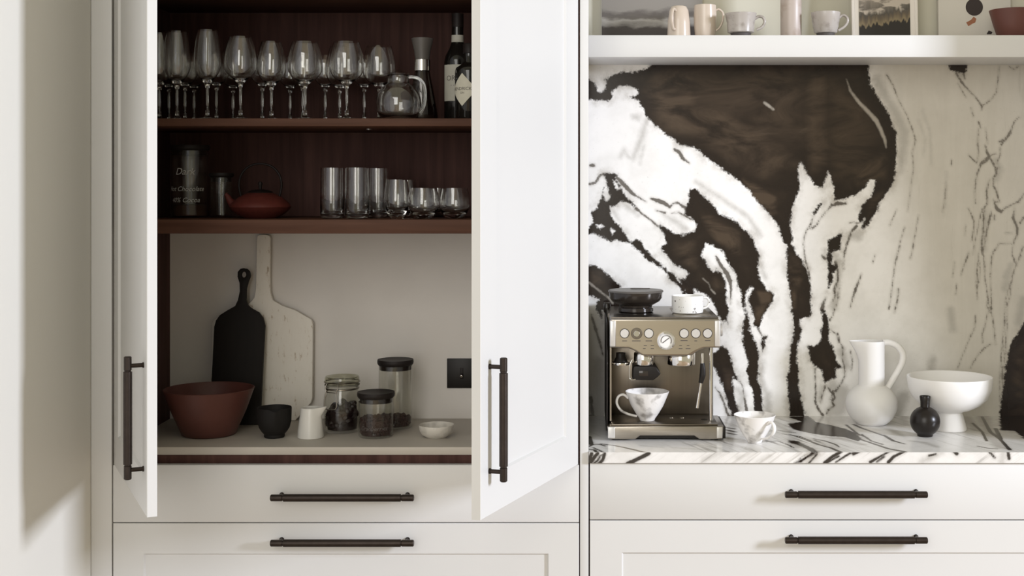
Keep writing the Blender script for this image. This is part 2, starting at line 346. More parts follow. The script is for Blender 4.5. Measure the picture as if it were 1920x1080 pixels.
# ------------------------------------------------------------------ helpers: meshes
class MB:
    def __init__(s): s.v = []; s.f = []
    def add(s, vs, fs, T=None):
        o = len(s.v)
        for p in vs:
            p = Vector(p)
            if T is not None: p = T @ p
            s.v.append(tuple(p))
        s.f += [tuple(i + o for i in f) for f in fs]
        return s
    def box(s, x0, x1, y0, y1, z0, z1, bev=0.0, T=None, seg=2):
        if bev <= 0:
            vs = [(x, y, z) for z in (z0, z1) for y in (y0, y1) for x in (x0, x1)]
            fs = [(0, 2, 3, 1), (4, 5, 7, 6), (0, 1, 5, 4), (2, 6, 7, 3), (0, 4, 6, 2), (1, 3, 7, 5)]
            return s.add(vs, fs, T)
        bm = bmesh.new(); bmesh.ops.create_cube(bm, size=1.0)
        for v in bm.verts:
            v.co = ((x0 + x1) / 2 + v.co.x * (x1 - x0), (y0 + y1) / 2 + v.co.y * (y1 - y0), (z0 + z1) / 2 + v.co.z * (z1 - z0))
        bmesh.ops.bevel(bm, geom=list(bm.edges), offset=bev, segments=seg, profile=0.5, affect='EDGES')
        bm.verts.index_update()
        s.add([v.co[:] for v in bm.verts], [[v.index for v in f.verts] for f in bm.faces], T); bm.free()
        return s
    def lathe(s, prof, seg=40, T=None, sx=1.0, sy=1.0):
        vs, fs = [], []
        rings = []
        for r, z in prof:
            if r < 1e-6:
                rings.append([len(vs)]); vs.append((0, 0, z))
            else:
                rings.append(list(range(len(vs), len(vs) + seg)))
                for i in range(seg):
                    a = 2 * math.pi * i / seg
                    vs.append((r * math.cos(a) * sx, r * math.sin(a) * sy, z))
        for A, B in zip(rings[:-1], rings[1:]):
            for i in range(seg):
                j = (i + 1) % seg
                if len(A) == 1 and len(B) == 1: break
                if len(A) == 1: fs.append((A[0], B[j], B[i]))
                elif len(B) == 1: fs.append((A[i], A[j], B[0]))
                else: fs.append((A[i], A[j], B[j], B[i]))
        return s.add(vs, fs, T)
    def tube(s, pts, rad, seg=10, T=None, flat=1.0, smooth=6):
        pts = [Vector(p) for p in pts]
        n = len(pts)
        rad = list(rad) if hasattr(rad, '__len__') else [rad] * n
        if smooth and n > 2:
            q, rr = [], []
            for i in range(n - 1):
                p0 = pts[max(i - 1, 0)]; p1 = pts[i]; p2 = pts[i + 1]; p3 = pts[min(i + 2, n - 1)]
                for k_ in range(smooth):
                    u = k_ / smooth
                    q.append(0.5 * ((2 * p1) + (-p0 + p2) * u + (2 * p0 - 5 * p1 + 4 * p2 - p3) * u * u + (-p0 + 3 * p1 - 3 * p2 + p3) * u ** 3))
                    rr.append(rad[i] * (1 - u) + rad[i + 1] * u)
            q.append(pts[-1]); rr.append(rad[-1]); pts, rad = q, rr
            n = len(pts)
        vs, fs = [], []
        tan = (pts[1] - pts[0]).normalized()
        up = Vector((0, 1, 0)) if abs(tan.y) < 0.9 else Vector((1, 0, 0))
        nrm = (up - tan * up.dot(tan)).normalized()
        for i, p in enumerate(pts):
            if i == 0: t_ = pts[1] - pts[0]
            elif i == n - 1: t_ = pts[-1] - pts[-2]
            else: t_ = pts[i + 1] - pts[i - 1]
            t_.normalize()
            nrm = (nrm - t_ * nrm.dot(t_)).normalized(); bn = t_.cross(nrm)
            for j in range(seg):
                a = 2 * math.pi * j / seg
                vs.append(p + nrm * (math.cos(a) * rad[i] * flat) + bn * (math.sin(a) * rad[i]))
        for i in range(n - 1):
            for j in range(seg):
                k_ = (j + 1) % seg
                fs.append((i * seg + j, i * seg + k_, (i + 1) * seg + k_, (i + 1) * seg + j))
        fs.append(tuple(range(seg - 1, -1, -1))); fs.append(tuple((n - 1) * seg + j for j in range(seg)))
        return s.add(vs, fs, T)
    def cyl(s, a, b_, r, seg=20, r2=None, bev=0.0, T=None):
        a, b_ = Vector(a), Vector(b_); d = b_ - a; l = d.length
        R = Matrix.Translation(a) @ d.to_track_quat('Z', 'Y').to_matrix().to_4x4()
        r2 = r if r2 is None else r2
        if bev: pr = [(0, 0), (r - bev, 0), (r, bev), (r2, l - bev), (r2 - bev, l), (0, l)]
        else: pr = [(0, 0), (r, 0), (r2, l), (0, l)]
        if T is not None: R = T @ R
        return s.lathe(pr, seg, R)
    def prism(s, poly, y0, y1, T=None, bev=0.0):
        bm = bmesh.new()
        vs = [bm.verts.new((x, y0, z)) for x, z in poly]
        f = bm.faces.new(vs)
        r = bmesh.ops.extrude_face_region(bm, geom=[f])
        for e in r['geom']:
            if isinstance(e, bmesh.types.BMVert): e.co.y = y1
        bmesh.ops.recalc_face_normals(bm, faces=list(bm.faces))
        if bev:
            ed = [e for e in bm.edges if len(e.link_faces) == 2 and e.calc_face_angle(0) > 0.9 and abs(e.verts[0].co.y - e.verts[1].co.y) < 1e-6]
            bmesh.ops.bevel(bm, geom=ed, offset=bev, segments=3, profile=0.5, affect='EDGES')
        bm.verts.index_update()
        s.add([v.co[:] for v in bm.verts], [[v.index for v in f_.verts] for f_ in bm.faces], T); bm.free()
        return s
    def build(s, name, m, parent=None, loc=None, smooth=40, rot=None):
        me = bpy.data.meshes.new(name)
        me.from_pydata(s.v, [], s.f); me.update()
        bm = bmesh.new(); bm.from_mesh(me); bmesh.ops.recalc_face_normals(bm, faces=list(bm.faces)); bm.to_mesh(me); bm.free()
        if smooth:
            me.polygons.foreach_set('use_smooth', [True] * len(me.polygons))
            me.set_sharp_from_angle(angle=math.radians(smooth))
        me.materials.append(M[m] if isinstance(m, str) else m)
        o = bpy.data.objects.new(name, me); COL.objects.link(o)
        if parent: o.parent = parent
        if loc: o.location = loc
        if rot: o.rotation_euler = rot
        return o

def tag(o, label=None, cat=None, group=None, kind=None):
    if label: o['label'] = label
    if cat: o['category'] = cat
    if group: o['group'] = group
    if kind: o['kind'] = kind
    return o
def thing(name, loc, label, cat, group=None, rz=0.0):
    o = bpy.data.objects.new(name, None); o.empty_display_size = 0.05; COL.objects.link(o)
    o.location = loc; o.rotation_euler = (0, 0, rz)
    return tag(o, label, cat, group)
def struct(o): o['kind'] = 'structure'; return o
def copy_thing(src, loc, rz=0.0, label=None):
    r = src.copy(); COL.objects.link(r); r.location = loc; r.rotation_euler = (0, 0, rz)
    if label: r['label'] = label
    for ch in [c for c in bpy.data.objects if c.parent == src]:
        c = ch.copy(); COL.objects.link(c); c.parent = r
        for g in [g_ for g_ in bpy.data.objects if g_.parent == ch]:
            d = g.copy(); COL.objects.link(d); d.parent = c
    return r

def text_mesh(name, body, size, m, parent, fn, shear=0.0, depth=0.0):
    """flat lettering: fn maps (x, z) of the laid-out text to a 3D point on its carrier"""
    cu = bpy.data.curves.new('lettering', 'FONT'); cu.body = body; cu.size = size; cu.align_x = 'CENTER'; cu.align_y = 'CENTER'; cu.shear = shear
    cu.resolution_u = 3
    to = bpy.data.objects.new('lettering', cu); COL.objects.link(to)
    bpy.context.view_layer.update()
    me = bpy.data.meshes.new_from_object(to.evaluated_get(bpy.context.evaluated_depsgraph_get()))
    bpy.data.objects.remove(to); bpy.data.curves.remove(cu)
    for v in me.vertices: v.co = fn(v.co.x, v.co.y)
    me.materials.clear(); me.materials.append(M[m])
    o = bpy.data.objects.new(name, me); COL.objects.link(o); o.parent = parent
    return o

# ------------------------------------------------------------------ setting
ZW = PZ(848, -0.01)             # marble worktop height
YB = 0.522                       # back wall of the right niche
YL = 0.452                       # back of the left cupboard interior
XWALL = PX(170, 0)
XR = 1.40                        # right end of the right-hand run

struct(MB().box(-1.6, 3.4, -6.4, 1.0, -0.05, 0.0).build('floor', 'floor', smooth=0))
struct(MB().box(XWALL - 0.12, XWALL, -3.2, 0.72, 0, 2.75).build('wall_left', 'wall', smooth=0))
struct(MB().box(XWALL, 3.4, 0.60, 0.72, 0, 2.75).build('wall_back', 'cream', smooth=0))

# ------------------------------------------------------------------ cabinetry
def shaker(w, h, t, border=None, rec=0.006, slope=0.004):
    """door or drawer front, x 0..w, z 0..h, outer face y=0, back y=t"""
    mb = MB(); e = 0.0012
    if border is None:
        return mb.box(0, w, 0, t, 0, h, e)
    b = border
    def ring(x0, x1, z0, z1, y): return [(x0, y, z0), (x1, y, z0), (x1, y, z1), (x0, y, z1)]
    R = [ring(0, w, 0, h, t), ring(0, w, 0, h, e), ring(e, w - e, e, h - e, 0), ring(b, w - b, b, h - b, 0),
         ring(b + slope, w - b - slope, b + slope, h - b - slope, rec)]
    vs = [p for r in R for p in r]; fs = [(0, 1, 2, 3)]
    for i in range(len(R) - 1):
        for j in range(4):
            k_ = (j + 1) % 4
            fs.append((i * 4 + j, i * 4 + k_, i * 4 + 4 + k_, i * 4 + 4 + j))
    fs.append((16, 17, 18, 19))
    return mb.add(vs, fs)

def bar_handle(L_, parent, loc, vertical=False, stand=0.036, r=0.0098):
    """knurled bar handle, centred, sticks out to -Y"""
    mb = MB()
    T = Matrix.Rotation(math.radians(90), 4, 'Y') if not vertical else Matrix.Identity(4)
    h = L_ / 2; cap = 0.034; r2 = r * 0.88
    # bar along local Z with fine ridges on the grip, then rotated
    prof = [(0, -h), (r2 - 0.002, -h), (r2, -h + 0.002), (r2, -h + cap - 0.004), (r2 - 0.0012, -h + cap - 0.003), (r2 - 0.0012, -h + cap - 0.001), (r, -h + cap)]
    prof += [(r, h - cap), (r2 - 0.0012, h - cap + 0.001), (r2 - 0.0012, h - cap + 0.003), (r2, h - cap + 0.004), (r2, h - 0.002), (r2 - 0.002, h), (0, h)]
    mb.lathe(prof, 24, Matrix.Translation((0, -stand, 0)) @ T)
    for s_ in (-1, 1):
        p = T @ Vector((0, 0, s_ * (h - 0.021)))
        mb.cyl((p.x, 0.0, p.z), (p.x, -stand, p.z), 0.0048, 14)
        mb.cyl((p.x, 0.0, p.z), (p.x, -0.003, p.z), 0.0062, 14)
    return mb.build('handle', 'bronze', parent, loc, 35)

# --- tall cupboard on the left
XL0, XL1 = PX(213, 0), PX(1085, 0)
cup = thing('tall_cupboard', (0, 0, 0), 'tall white cupboard with both doors open and dark walnut interior', 'cupboard')
Z_DB = PZ(871, 0)                # door bottom
ZTOP = 2.62
xi0, xi1 = PX(222, 0.03), XL1 - 0.012
MB().box(XWALL + 0.001, PX(209.5, 0), 0.0, 0.03, 0.0, ZTOP, 0.001).build('stile', 'paint', cup)
MB().box(PX(1087.5, 0), PX(1103.5, 0), 0.0, 0.03, 0.0, ZTOP, 0.001).build('stile', 'paint', cup)
MB().box(XL0 - 0.018, xi0, 0.03, YL + 0.03, 0.1, ZTOP).build('side_panel', 'walnut', cup, smooth=0)
MB().box(xi1, PX(1100, 0), 0.031, YL + 0.03, 0.1, ZTOP).build('side_panel', 'walnut', cup, smooth=0)
MB().box(0.0004, PX(1103.3, 0), 0.031, 0.60, 0.0, ZTOP).build('outer_side', 'paint', cup, smooth=0)
zs2b = PZ(438, 0.03)
MB().box(xi0, xi1, YL, YL + 0.03, zs2b - 0.01, ZTOP).build('back_panel', 'walnut', cup, smooth=0)
MB().box(xi0, xi1, YL, YL + 0.03, 0.80, zs2b - 0.01).build('splash_panel', 'plaster', cup, smooth=0)
Z1, Z2 = PZ(222, 0.03), PZ(412, 0.03)
sh = MB().box(xi0, xi1, 0.03, YL, PZ(236.5, 0.03), Z1, 0.001).build('shelf', 'walnut_edge', cup)
MB().cyl((PX(692, 0.2), 0.2, PZ(236.5, 0.03) + 0.0005), (PX(692, 0.2), 0.2, PZ(236.5, 0.03) - 0.002), 0.012, 20).build('metal_disc', 'chrome', sh)  # small chrome disc under the shelf
MB().box(xi0, xi1, 0.03, YL, zs2b, Z2, 0.001).build('shelf', 'walnut_edge', cup)
MB().box(xi0, xi1, 0.03, YL, PZ(-16, 0.03), PZ(-32, 0.03), 0.001).build('shelf', 'walnut_edge', cup)
MB().box(xi0 - 0.002, xi1, 0.03, YL, PZ(869.5, 0.03) - 0.012, PZ(853.2, 0.03) - 0.0003).build('bottom_board', 'walnut', cup, smooth=0)
MB().box(XL0, XL1, 0.035, 0.45, 0.1, PZ(869.5, 0.03) - 0.013).build('carcass', 'walnut', cup, smooth=0)
# drawers
def drawer(parent, x0, x1, z0, z1, border, hx, hz, L_):
    d = shaker(x1 - x0, z1 - z0, 0.022, border).build('drawer_front', 'paint', parent, (x0, 0, z0))
    bar_handle(L_, d, (hx - x0, 0, hz - z0))
    return d
g = 0.0015
kh = kk(-0.036)
hz1 = EZ - (933.5 - CY) / kh; hz2 = EZ - (1018.5 - CY) / kh; hxl = (641.5 - CX) / kh; hl = 269 / kh
drawer(cup, PX(212, 0), PX(1085.5, 0), PZ(979.2, 0), PZ(872.0, 0), None, hxl, hz1, hl)
drawer(cup, PX(212, 0), PX(1085.5, 0), 0.13, PZ(981.2, 0), 0.079, hxl, hz2, hl)
MB().box(XWALL + 0.001, PX(1103, 0), 0.06, 0.08, 0, 0.1).build('plinth', 'paint', cup)
# doors
Wd = (XL1 - XL0) / 2 - 0.0015
def cup_door(hx, sgn, ang):
    h = ZTOP - 0.03 - Z_DB
    mb = shaker(Wd, h, 0.022, 0.086)
    if sgn < 0: mb.v = [(-x, y, z) for x, y, z in mb.v]
    d = mb.build('door', 'paint', cup, (hx, 0, Z_DB), rot=(0, 0, math.radians(ang)))
    zc = (1.204 + 0.935) / 2
    bar_handle(0.272, d, (sgn * (Wd - 0.045), 0, zc - Z_DB), vertical=True, stand=0.034, r=0.0095)
    return d
cup_door(XL1 - 0.001, -1, 69.9)
cup_door(XL0 + 0.001, 1, -63.6)
ZC = PZ(838.3, 0.03)
tag(MB().box(xi0 + 0.0008, xi1 - 0.001, 0.03, YL - 0.0005, PZ(853.2, 0.03), ZC, 0.0012).build('inner_worktop', 'stone'),
    'thin pale stone worktop inside the open cupboard', 'worktop')

# --- right-hand base cabinet, shelf
base = thing('base_cabinet', (0, 0, 0), 'white base cabinet with bronze handled drawers below the marble worktop', 'cabinet')
xr0 = PX(1106, 0)
khr = kk(-0.036)
hxr = (1605.5 - CX) / khr
drawer(base, xr0, XR, PZ(974.3, 0), PZ(868.8, 0), None, hxr, EZ - (927.5 - CY) / khr, 267 / khr)
drawer(base, xr0, XR, 0.13, PZ(976.3, 0), 0.083, hxr, EZ - (1013.2 - CY) / khr, 267 / khr)
MB().box(PX(1104.5, 0), XR + 0.018, 0.024, YB + 0.05, 0.1, PZ(868.3, 0) - 0.001).build('carcass', 'walnut', base, smooth=0)
MB().box(PX(1104.5, 0), XR + 0.018, 0.06, 0.08, 0, 0.1).build('plinth', 'paint', base)
MB().box(XR + 0.002, XR + 0.042, -0.0, YB + 0.05, 0.0, ZTOP, 0.001).build('end_panel', 'paint', base)
ZS = PZ(66, 0.281)
tag(MB().box(PX(1103.8, 0), XR + 0.001, 0.281, YB - 0.001, PZ(107, 0.281), ZS, 0.0015).build('display_shelf', 'paint'),
    'thick white display shelf fixed above the marble splashback', 'shelf')
struct(MB().box(PX(1103.8, 0), XR + 0.001, YB, 0.60, ZS - 0.0005, ZTOP).build('wall_niche', 'cream', smooth=0))

# ------------------------------------------------------------------ marble: fields traced as shapes, edges broken up by noise in the material
def TL(ox, oy, s, pts): return [(ox + x / s, oy + y / s) for x, y in pts]
T1 = lambda *p: TL(1100, 300, 5.4, p)
T2 = lambda *p: TL(1280, 300, 4.909, p)
T3 = lambda *p: TL(1100, 440, 6.75, p)
T4 = lambda *p: TL(1280, 440, 5.4, p)
T5 = lambda *p: TL(1320, 600, 5.4, p)
T6 = lambda *p: TL(1460, 380, 5.4, p)
T7 = lambda *p: TL(1460, 580, 5.143, p)
T8 = lambda *p: TL(1720, 110, 5.4, p)
T9 = lambda *p: TL(1720, 300, 5.4, p)
T10 = lambda *p: TL(1720, 480, 5.143, p)
T11 = lambda *p: TL(1100, 110, 5.4, p)
T12 = lambda *p: TL(1300, 740, 6.0, p)
T13 = lambda *p: TL(1600, 760, 6.0, p)
C5 = lambda *p: TL(1500, 100, 2.7, p)
C7 = lambda *p: TL(1600, 460, 3.176, p)
CM = lambda *p: TL(1100, 660, 4.908, p)

def seg_dist(P, a, b):
    a = np.array(a, float); b = np.array(b, float); d = b - a; l = max(d @ d, 1e-12)
    t = np.clip(((P - a) @ d) / l, 0, 1)
    return np.hypot(*(P - a - t[:, None] * d).T), t
def poly_sd(P, poly):
    n = len(poly); dist = np.full(len(P), 1e9); ins = np.zeros(len(P), bool)
    for i in range(n):
        a, b = poly[i], poly[(i + 1) % n]
        dist = np.minimum(dist, seg_dist(P, a, b)[0])
        if a[1] != b[1]:
            c = (a[1] > P[:, 1]) != (b[1] > P[:, 1])
            ins ^= c & (P[:, 0] < (b[0] - a[0]) * (P[:, 1] - a[1]) / (b[1] - a[1]) + a[0])
    return np.where(ins, -dist, dist)
def line_sd(P, pts, w):
    n = len(pts); ws = list(w) if hasattr(w, '__len__') else [w] * n
    out = np.full(len(P), 1e9)
    for i in range(n - 1):
        d, t = seg_dist(P, pts[i], pts[i + 1])
        out = np.minimum(out, d - (ws[i] * (1 - t) + ws[i + 1] * t))
    return out

DARK_A = [(1222, 112)] + T11((660, 55), (600, 95), (520, 130), (450, 130), (370, 130), (290, 155), (220, 180), (185, 210), (205, 255), (180, 315), (145, 335), (115, 330), (105, 290), (70, 240), (18, 200), (-40, 190), (-40, 430), (18, 425), (80, 425), (130, 415), (200, 435), (245, 420), (260, 380), (250, 350), (290, 310), (350, 275), (440, 270), (490, 295), (520, 340), (490, 380), (420, 385), (415, 398), (470, 405), (525, 430), (570, 500), (590, 570), (640, 620), (690, 680), (740, 700), (790, 760), (830, 785), (880, 820), (940, 870), (1010, 890)) \
    + [(1302, 276), (1318, 291)] + T2((240, 0), (330, 60), (390, 110), (470, 160), (520, 200), (600, 270), (680, 370), (760, 460), (820, 530), (880, 610), (910, 720), (960, 790)) \
    + T6((80, 500), (80, 600), (85, 750), (110, 870), (120, 1000)) \
    + T7((125, 20), (145, 130), (145, 250), (115, 340), (105, 450), (105, 560), (85, 620), (75, 700), (90, 800), (95, 900), (110, 1040), (112, 1100), (275, 1100), (270, 1040), (240, 960), (215, 850), (200, 750), (195, 650), (185, 540), (175, 440), (185, 330), (210, 280), (225, 220), (205, 150), (215, 100), (250, 75), (290, 80), (310, 40)) \
    + T6((330, 1060), (330, 900), (320, 780), (290, 680), (250, 600), (200, 530), (170, 510), (165, 450), (140, 420), (145, 370), (120, 270), (115, 180), (130, 110), (140, 70), (150, 30)) \
    + [(1493, 371), (1499, 353), (1499, 340), (1497, 320), (1498, 307), (1502, 304), (1510, 318), (1517, 333), (1526, 346), (1536, 352), (1543, 350), (1549, 333), (1553, 322), (1557, 328), (1560, 345), (1565, 353), (1562, 367), (1566, 376), (1576, 376), (1590, 370), (1604, 366), (1617, 358), (1626, 346), (1633, 337), (1641, 340), (1640, 353), (1631, 370), (1617, 383), (1612, 396), (1610, 410), (1612, 417), (1621, 410), (1614, 428), (1619, 430), (1627, 422.6), (1636, 408), (1645, 395), (1650, 380), (1663, 363), (1676, 341), (1680, 310), (1681, 285), (1680, 248), (1670, 222), (1659, 200), (1644, 178), (1633, 159), (1630, 137), (1628, 112)]
DARK_B1 = T1((175, 130), (315, 145), (300, 185), (345, 270), (372, 320), (420, 390), (490, 455), (500, 490), (430, 440), (395, 430), (335, 415), (310, 455), (275, 470), (240, 470), (245, 540), (280, 620), (350, 690), (400, 770), (440, 820), (500, 803), (545, 820), (580, 880), (640, 940), (700, 1010)) \
    + T3((920, 350), (1000, 430), (1080, 480), (1130, 540), (1180, 600), (1250, 680), (1260, 765), (1215, 765), (1190, 680), (1150, 630), (1080, 600), (1040, 560), (1020, 510), (960, 440), (880, 390), (830, 340), (790, 350), (730, 300), (720, 260), (650, 200), (590, 150), (540, 110), (470, 90), (410, 92)) \
    + T1((300, 810), (230, 825), (150, 780), (80, 745), (20, 755), (-30, 755), (-30, 690), (20, 690), (50, 650), (65, 600), (40, 530), (100, 470), (130, 410), (160, 360), (165, 290), (195, 270), (195, 200), (170, 150))
DARK_B2 = T2((60, 260), (130, 265), (170, 310), (230, 370), (290, 430), (330, 490), (400, 510), (450, 540), (510, 580), (560, 640), (620, 670), (650, 720), (670, 800), (710, 870), (700, 940), (690, 1000)) \
    + T4((770, 400), (810, 480), (850, 560), (900, 570), (925, 620), (910, 680), (860, 750), (820, 830), (795, 900), (765, 955), (710, 900), (700, 980), (640, 1080), (600, 1080), (430, 920), (400, 870), (345, 815), (335, 740), (290, 670), (220, 600), (170, 575), (120, 560), (100, 640), (0, 640)) \
    + T3((1260, 765), (1180, 600), (1130, 540), (1240, 550), (1300, 490), (1200, 425), (1140, 400), (1060, 320), (990, 250), (930, 180)) \
    + T1((750, 880), (800, 850), (790, 760), (720, 680), (760, 660), (810, 690), (880, 740), (1000, 750)) + T2((0, 700), (60, 670), (110, 640), (130, 590), (80, 530), (20, 500), (30, 440), (50, 400))
DARK_C = T3((-40, 380), (20, 380), (110, 385), (190, 430), (260, 500), (330, 560), (430, 640), (430, 940), (200, 960), (190, 1080), (140, 1000), (110, 930), (130, 850), (150, 820), (100, 790), (20, 780), (-40, 780))
DARK_D2 = T5((20, 330), (110, 330), (175, 255), (230, 290), (270, 360), (290, 450), (320, 540), (355, 615), (340, 625), (290, 570), (290, 620), (305, 720), (320, 820), (350, 900), (355, 1000), (285, 1000), (240, 850), (195, 700), (150, 580), (100, 470), (20, 440))
DARK_D3 = T4((560, 470), (600, 500), (640, 600), (640, 680), (640, 760), (665, 830), (680, 900), (700, 1020)) \
    + T5((450, 90), (500, 180), (540, 260), (555, 330), (550, 450), (560, 540), (545, 590), (570, 660), (590, 760), (600, 880), (605, 1020), (510, 1020), (505, 800), (480, 690), (440, 580), (430, 500), (450, 450), (440, 400), (400, 290), (395, 200), (380, 110), (400, 20)) + T4((605, 950), (625, 850), (610, 750), (600, 640), (580, 560))
DARK_E = T6((500, 380), (560, 340), (650, 310), (640, 370), (620, 470), (590, 490), (540, 500), (545, 570), (540, 620), (600, 640), (590, 680), (550, 720), (540, 800), (510, 880), (490, 860), (495, 720), (490, 600), (490, 550), (500, 470), (485, 430))
DARK_F = T7((415, 0), (462, 0), (470, 100), (490, 200), (480, 290), (510, 340), (540, 400), (555, 490), (620, 560), (610, 575), (560, 570), (550, 600), (550, 665), (490, 685), (450, 715), (430, 690), (425, 610), (390, 580), (340, 540), (300, 480), (290, 400), (285, 350), (320, 345), (340, 360), (370, 330), (410, 300), (400, 220), (430, 130), (410, 50))
DARK_T = T5((580, 160), (635, 165), (610, 250), (595, 310), (580, 260))
DARK_U = T6((400, 20), (440, 5), (400, 90), (350, 150), (345, 110))
DARK_G = [(1935, 580), (1905, 627), (1893, 649), (1887, 680), (1880, 728), (1874, 775), (1874, 800), (2130, 800), (2130, 540)]
DARK_H = T8((280, 30), (510, 30), (500, 130), (460, 150), (400, 140), (330, 110))
HOLE_S1 = T4((230, 95), (300, 110), (400, 170), (430, 220), (460, 280), (510, 360), (545, 420), (555, 490), (580, 560), (600, 640), (610, 750), (625, 850), (605, 950), (600, 1080)) \
    + T5((380, 110), (395, 200), (400, 290), (440, 400), (450, 450), (430, 500), (440, 580), (480, 690), (505, 800), (510, 1020), (360, 1020), (350, 900), (320, 820), (305, 720), (290, 620), (290, 570), (340, 625), (355, 615), (320, 540), (290, 450), (270, 360), (230, 290), (200, 220)) \
    + T4((410, 1080), (400, 900), (425, 860), (460, 920), (455, 850), (465, 780), (450, 700), (440, 600), (450, 500), (430, 465), (400, 400), (350, 350), (310, 380), (260, 320), (240, 270), (190, 210))
HOLE_S2 = T4((690, 535), (715, 545), (680, 600), (660, 650), (690, 740), (722, 840), (722, 870), (695, 905), (760, 960), (800, 1030)) + T5((580, 160), (580, 260), (600, 310), (650, 380), (650, 440), (620, 560), (560, 560), (550, 450), (555, 330), (540, 260), (500, 180), (450, 90)) + T4((700, 1020), (680, 900), (665, 830), (640, 760), (640, 680), (635, 610), (660, 560))
HOLES = [HOLE_S1, HOLE_S2,
         T1((180, 270), (212, 270), (232, 380), (215, 420), (185, 415), (165, 350)), T1((272, 205), (300, 230), (332, 300), (315, 312), (288, 280)),
         T1((95, 655), (150, 650), (180, 670), (130, 690)), T1((245, 690), (282, 720), (255, 752))]
LIGHT_LINES = [(C5((235, 130), (255, 190), (300, 250), (345, 295), (385, 340), (410, 390), (430, 440), (437, 480)), (0.6, 2.2, 3.2, 3.6, 4.2, 3.6, 3.0, 1.0)),
               (T3((25, 600), (120, 680), (200, 740), (280, 800), (330, 870)), 1.8),
               (TL(1100, 100, 2.7, [(900, 250), (945, 283)]), 2.6),
               (T4((330, 600), (290, 560), (260, 490), (200, 440)), 1.0)]
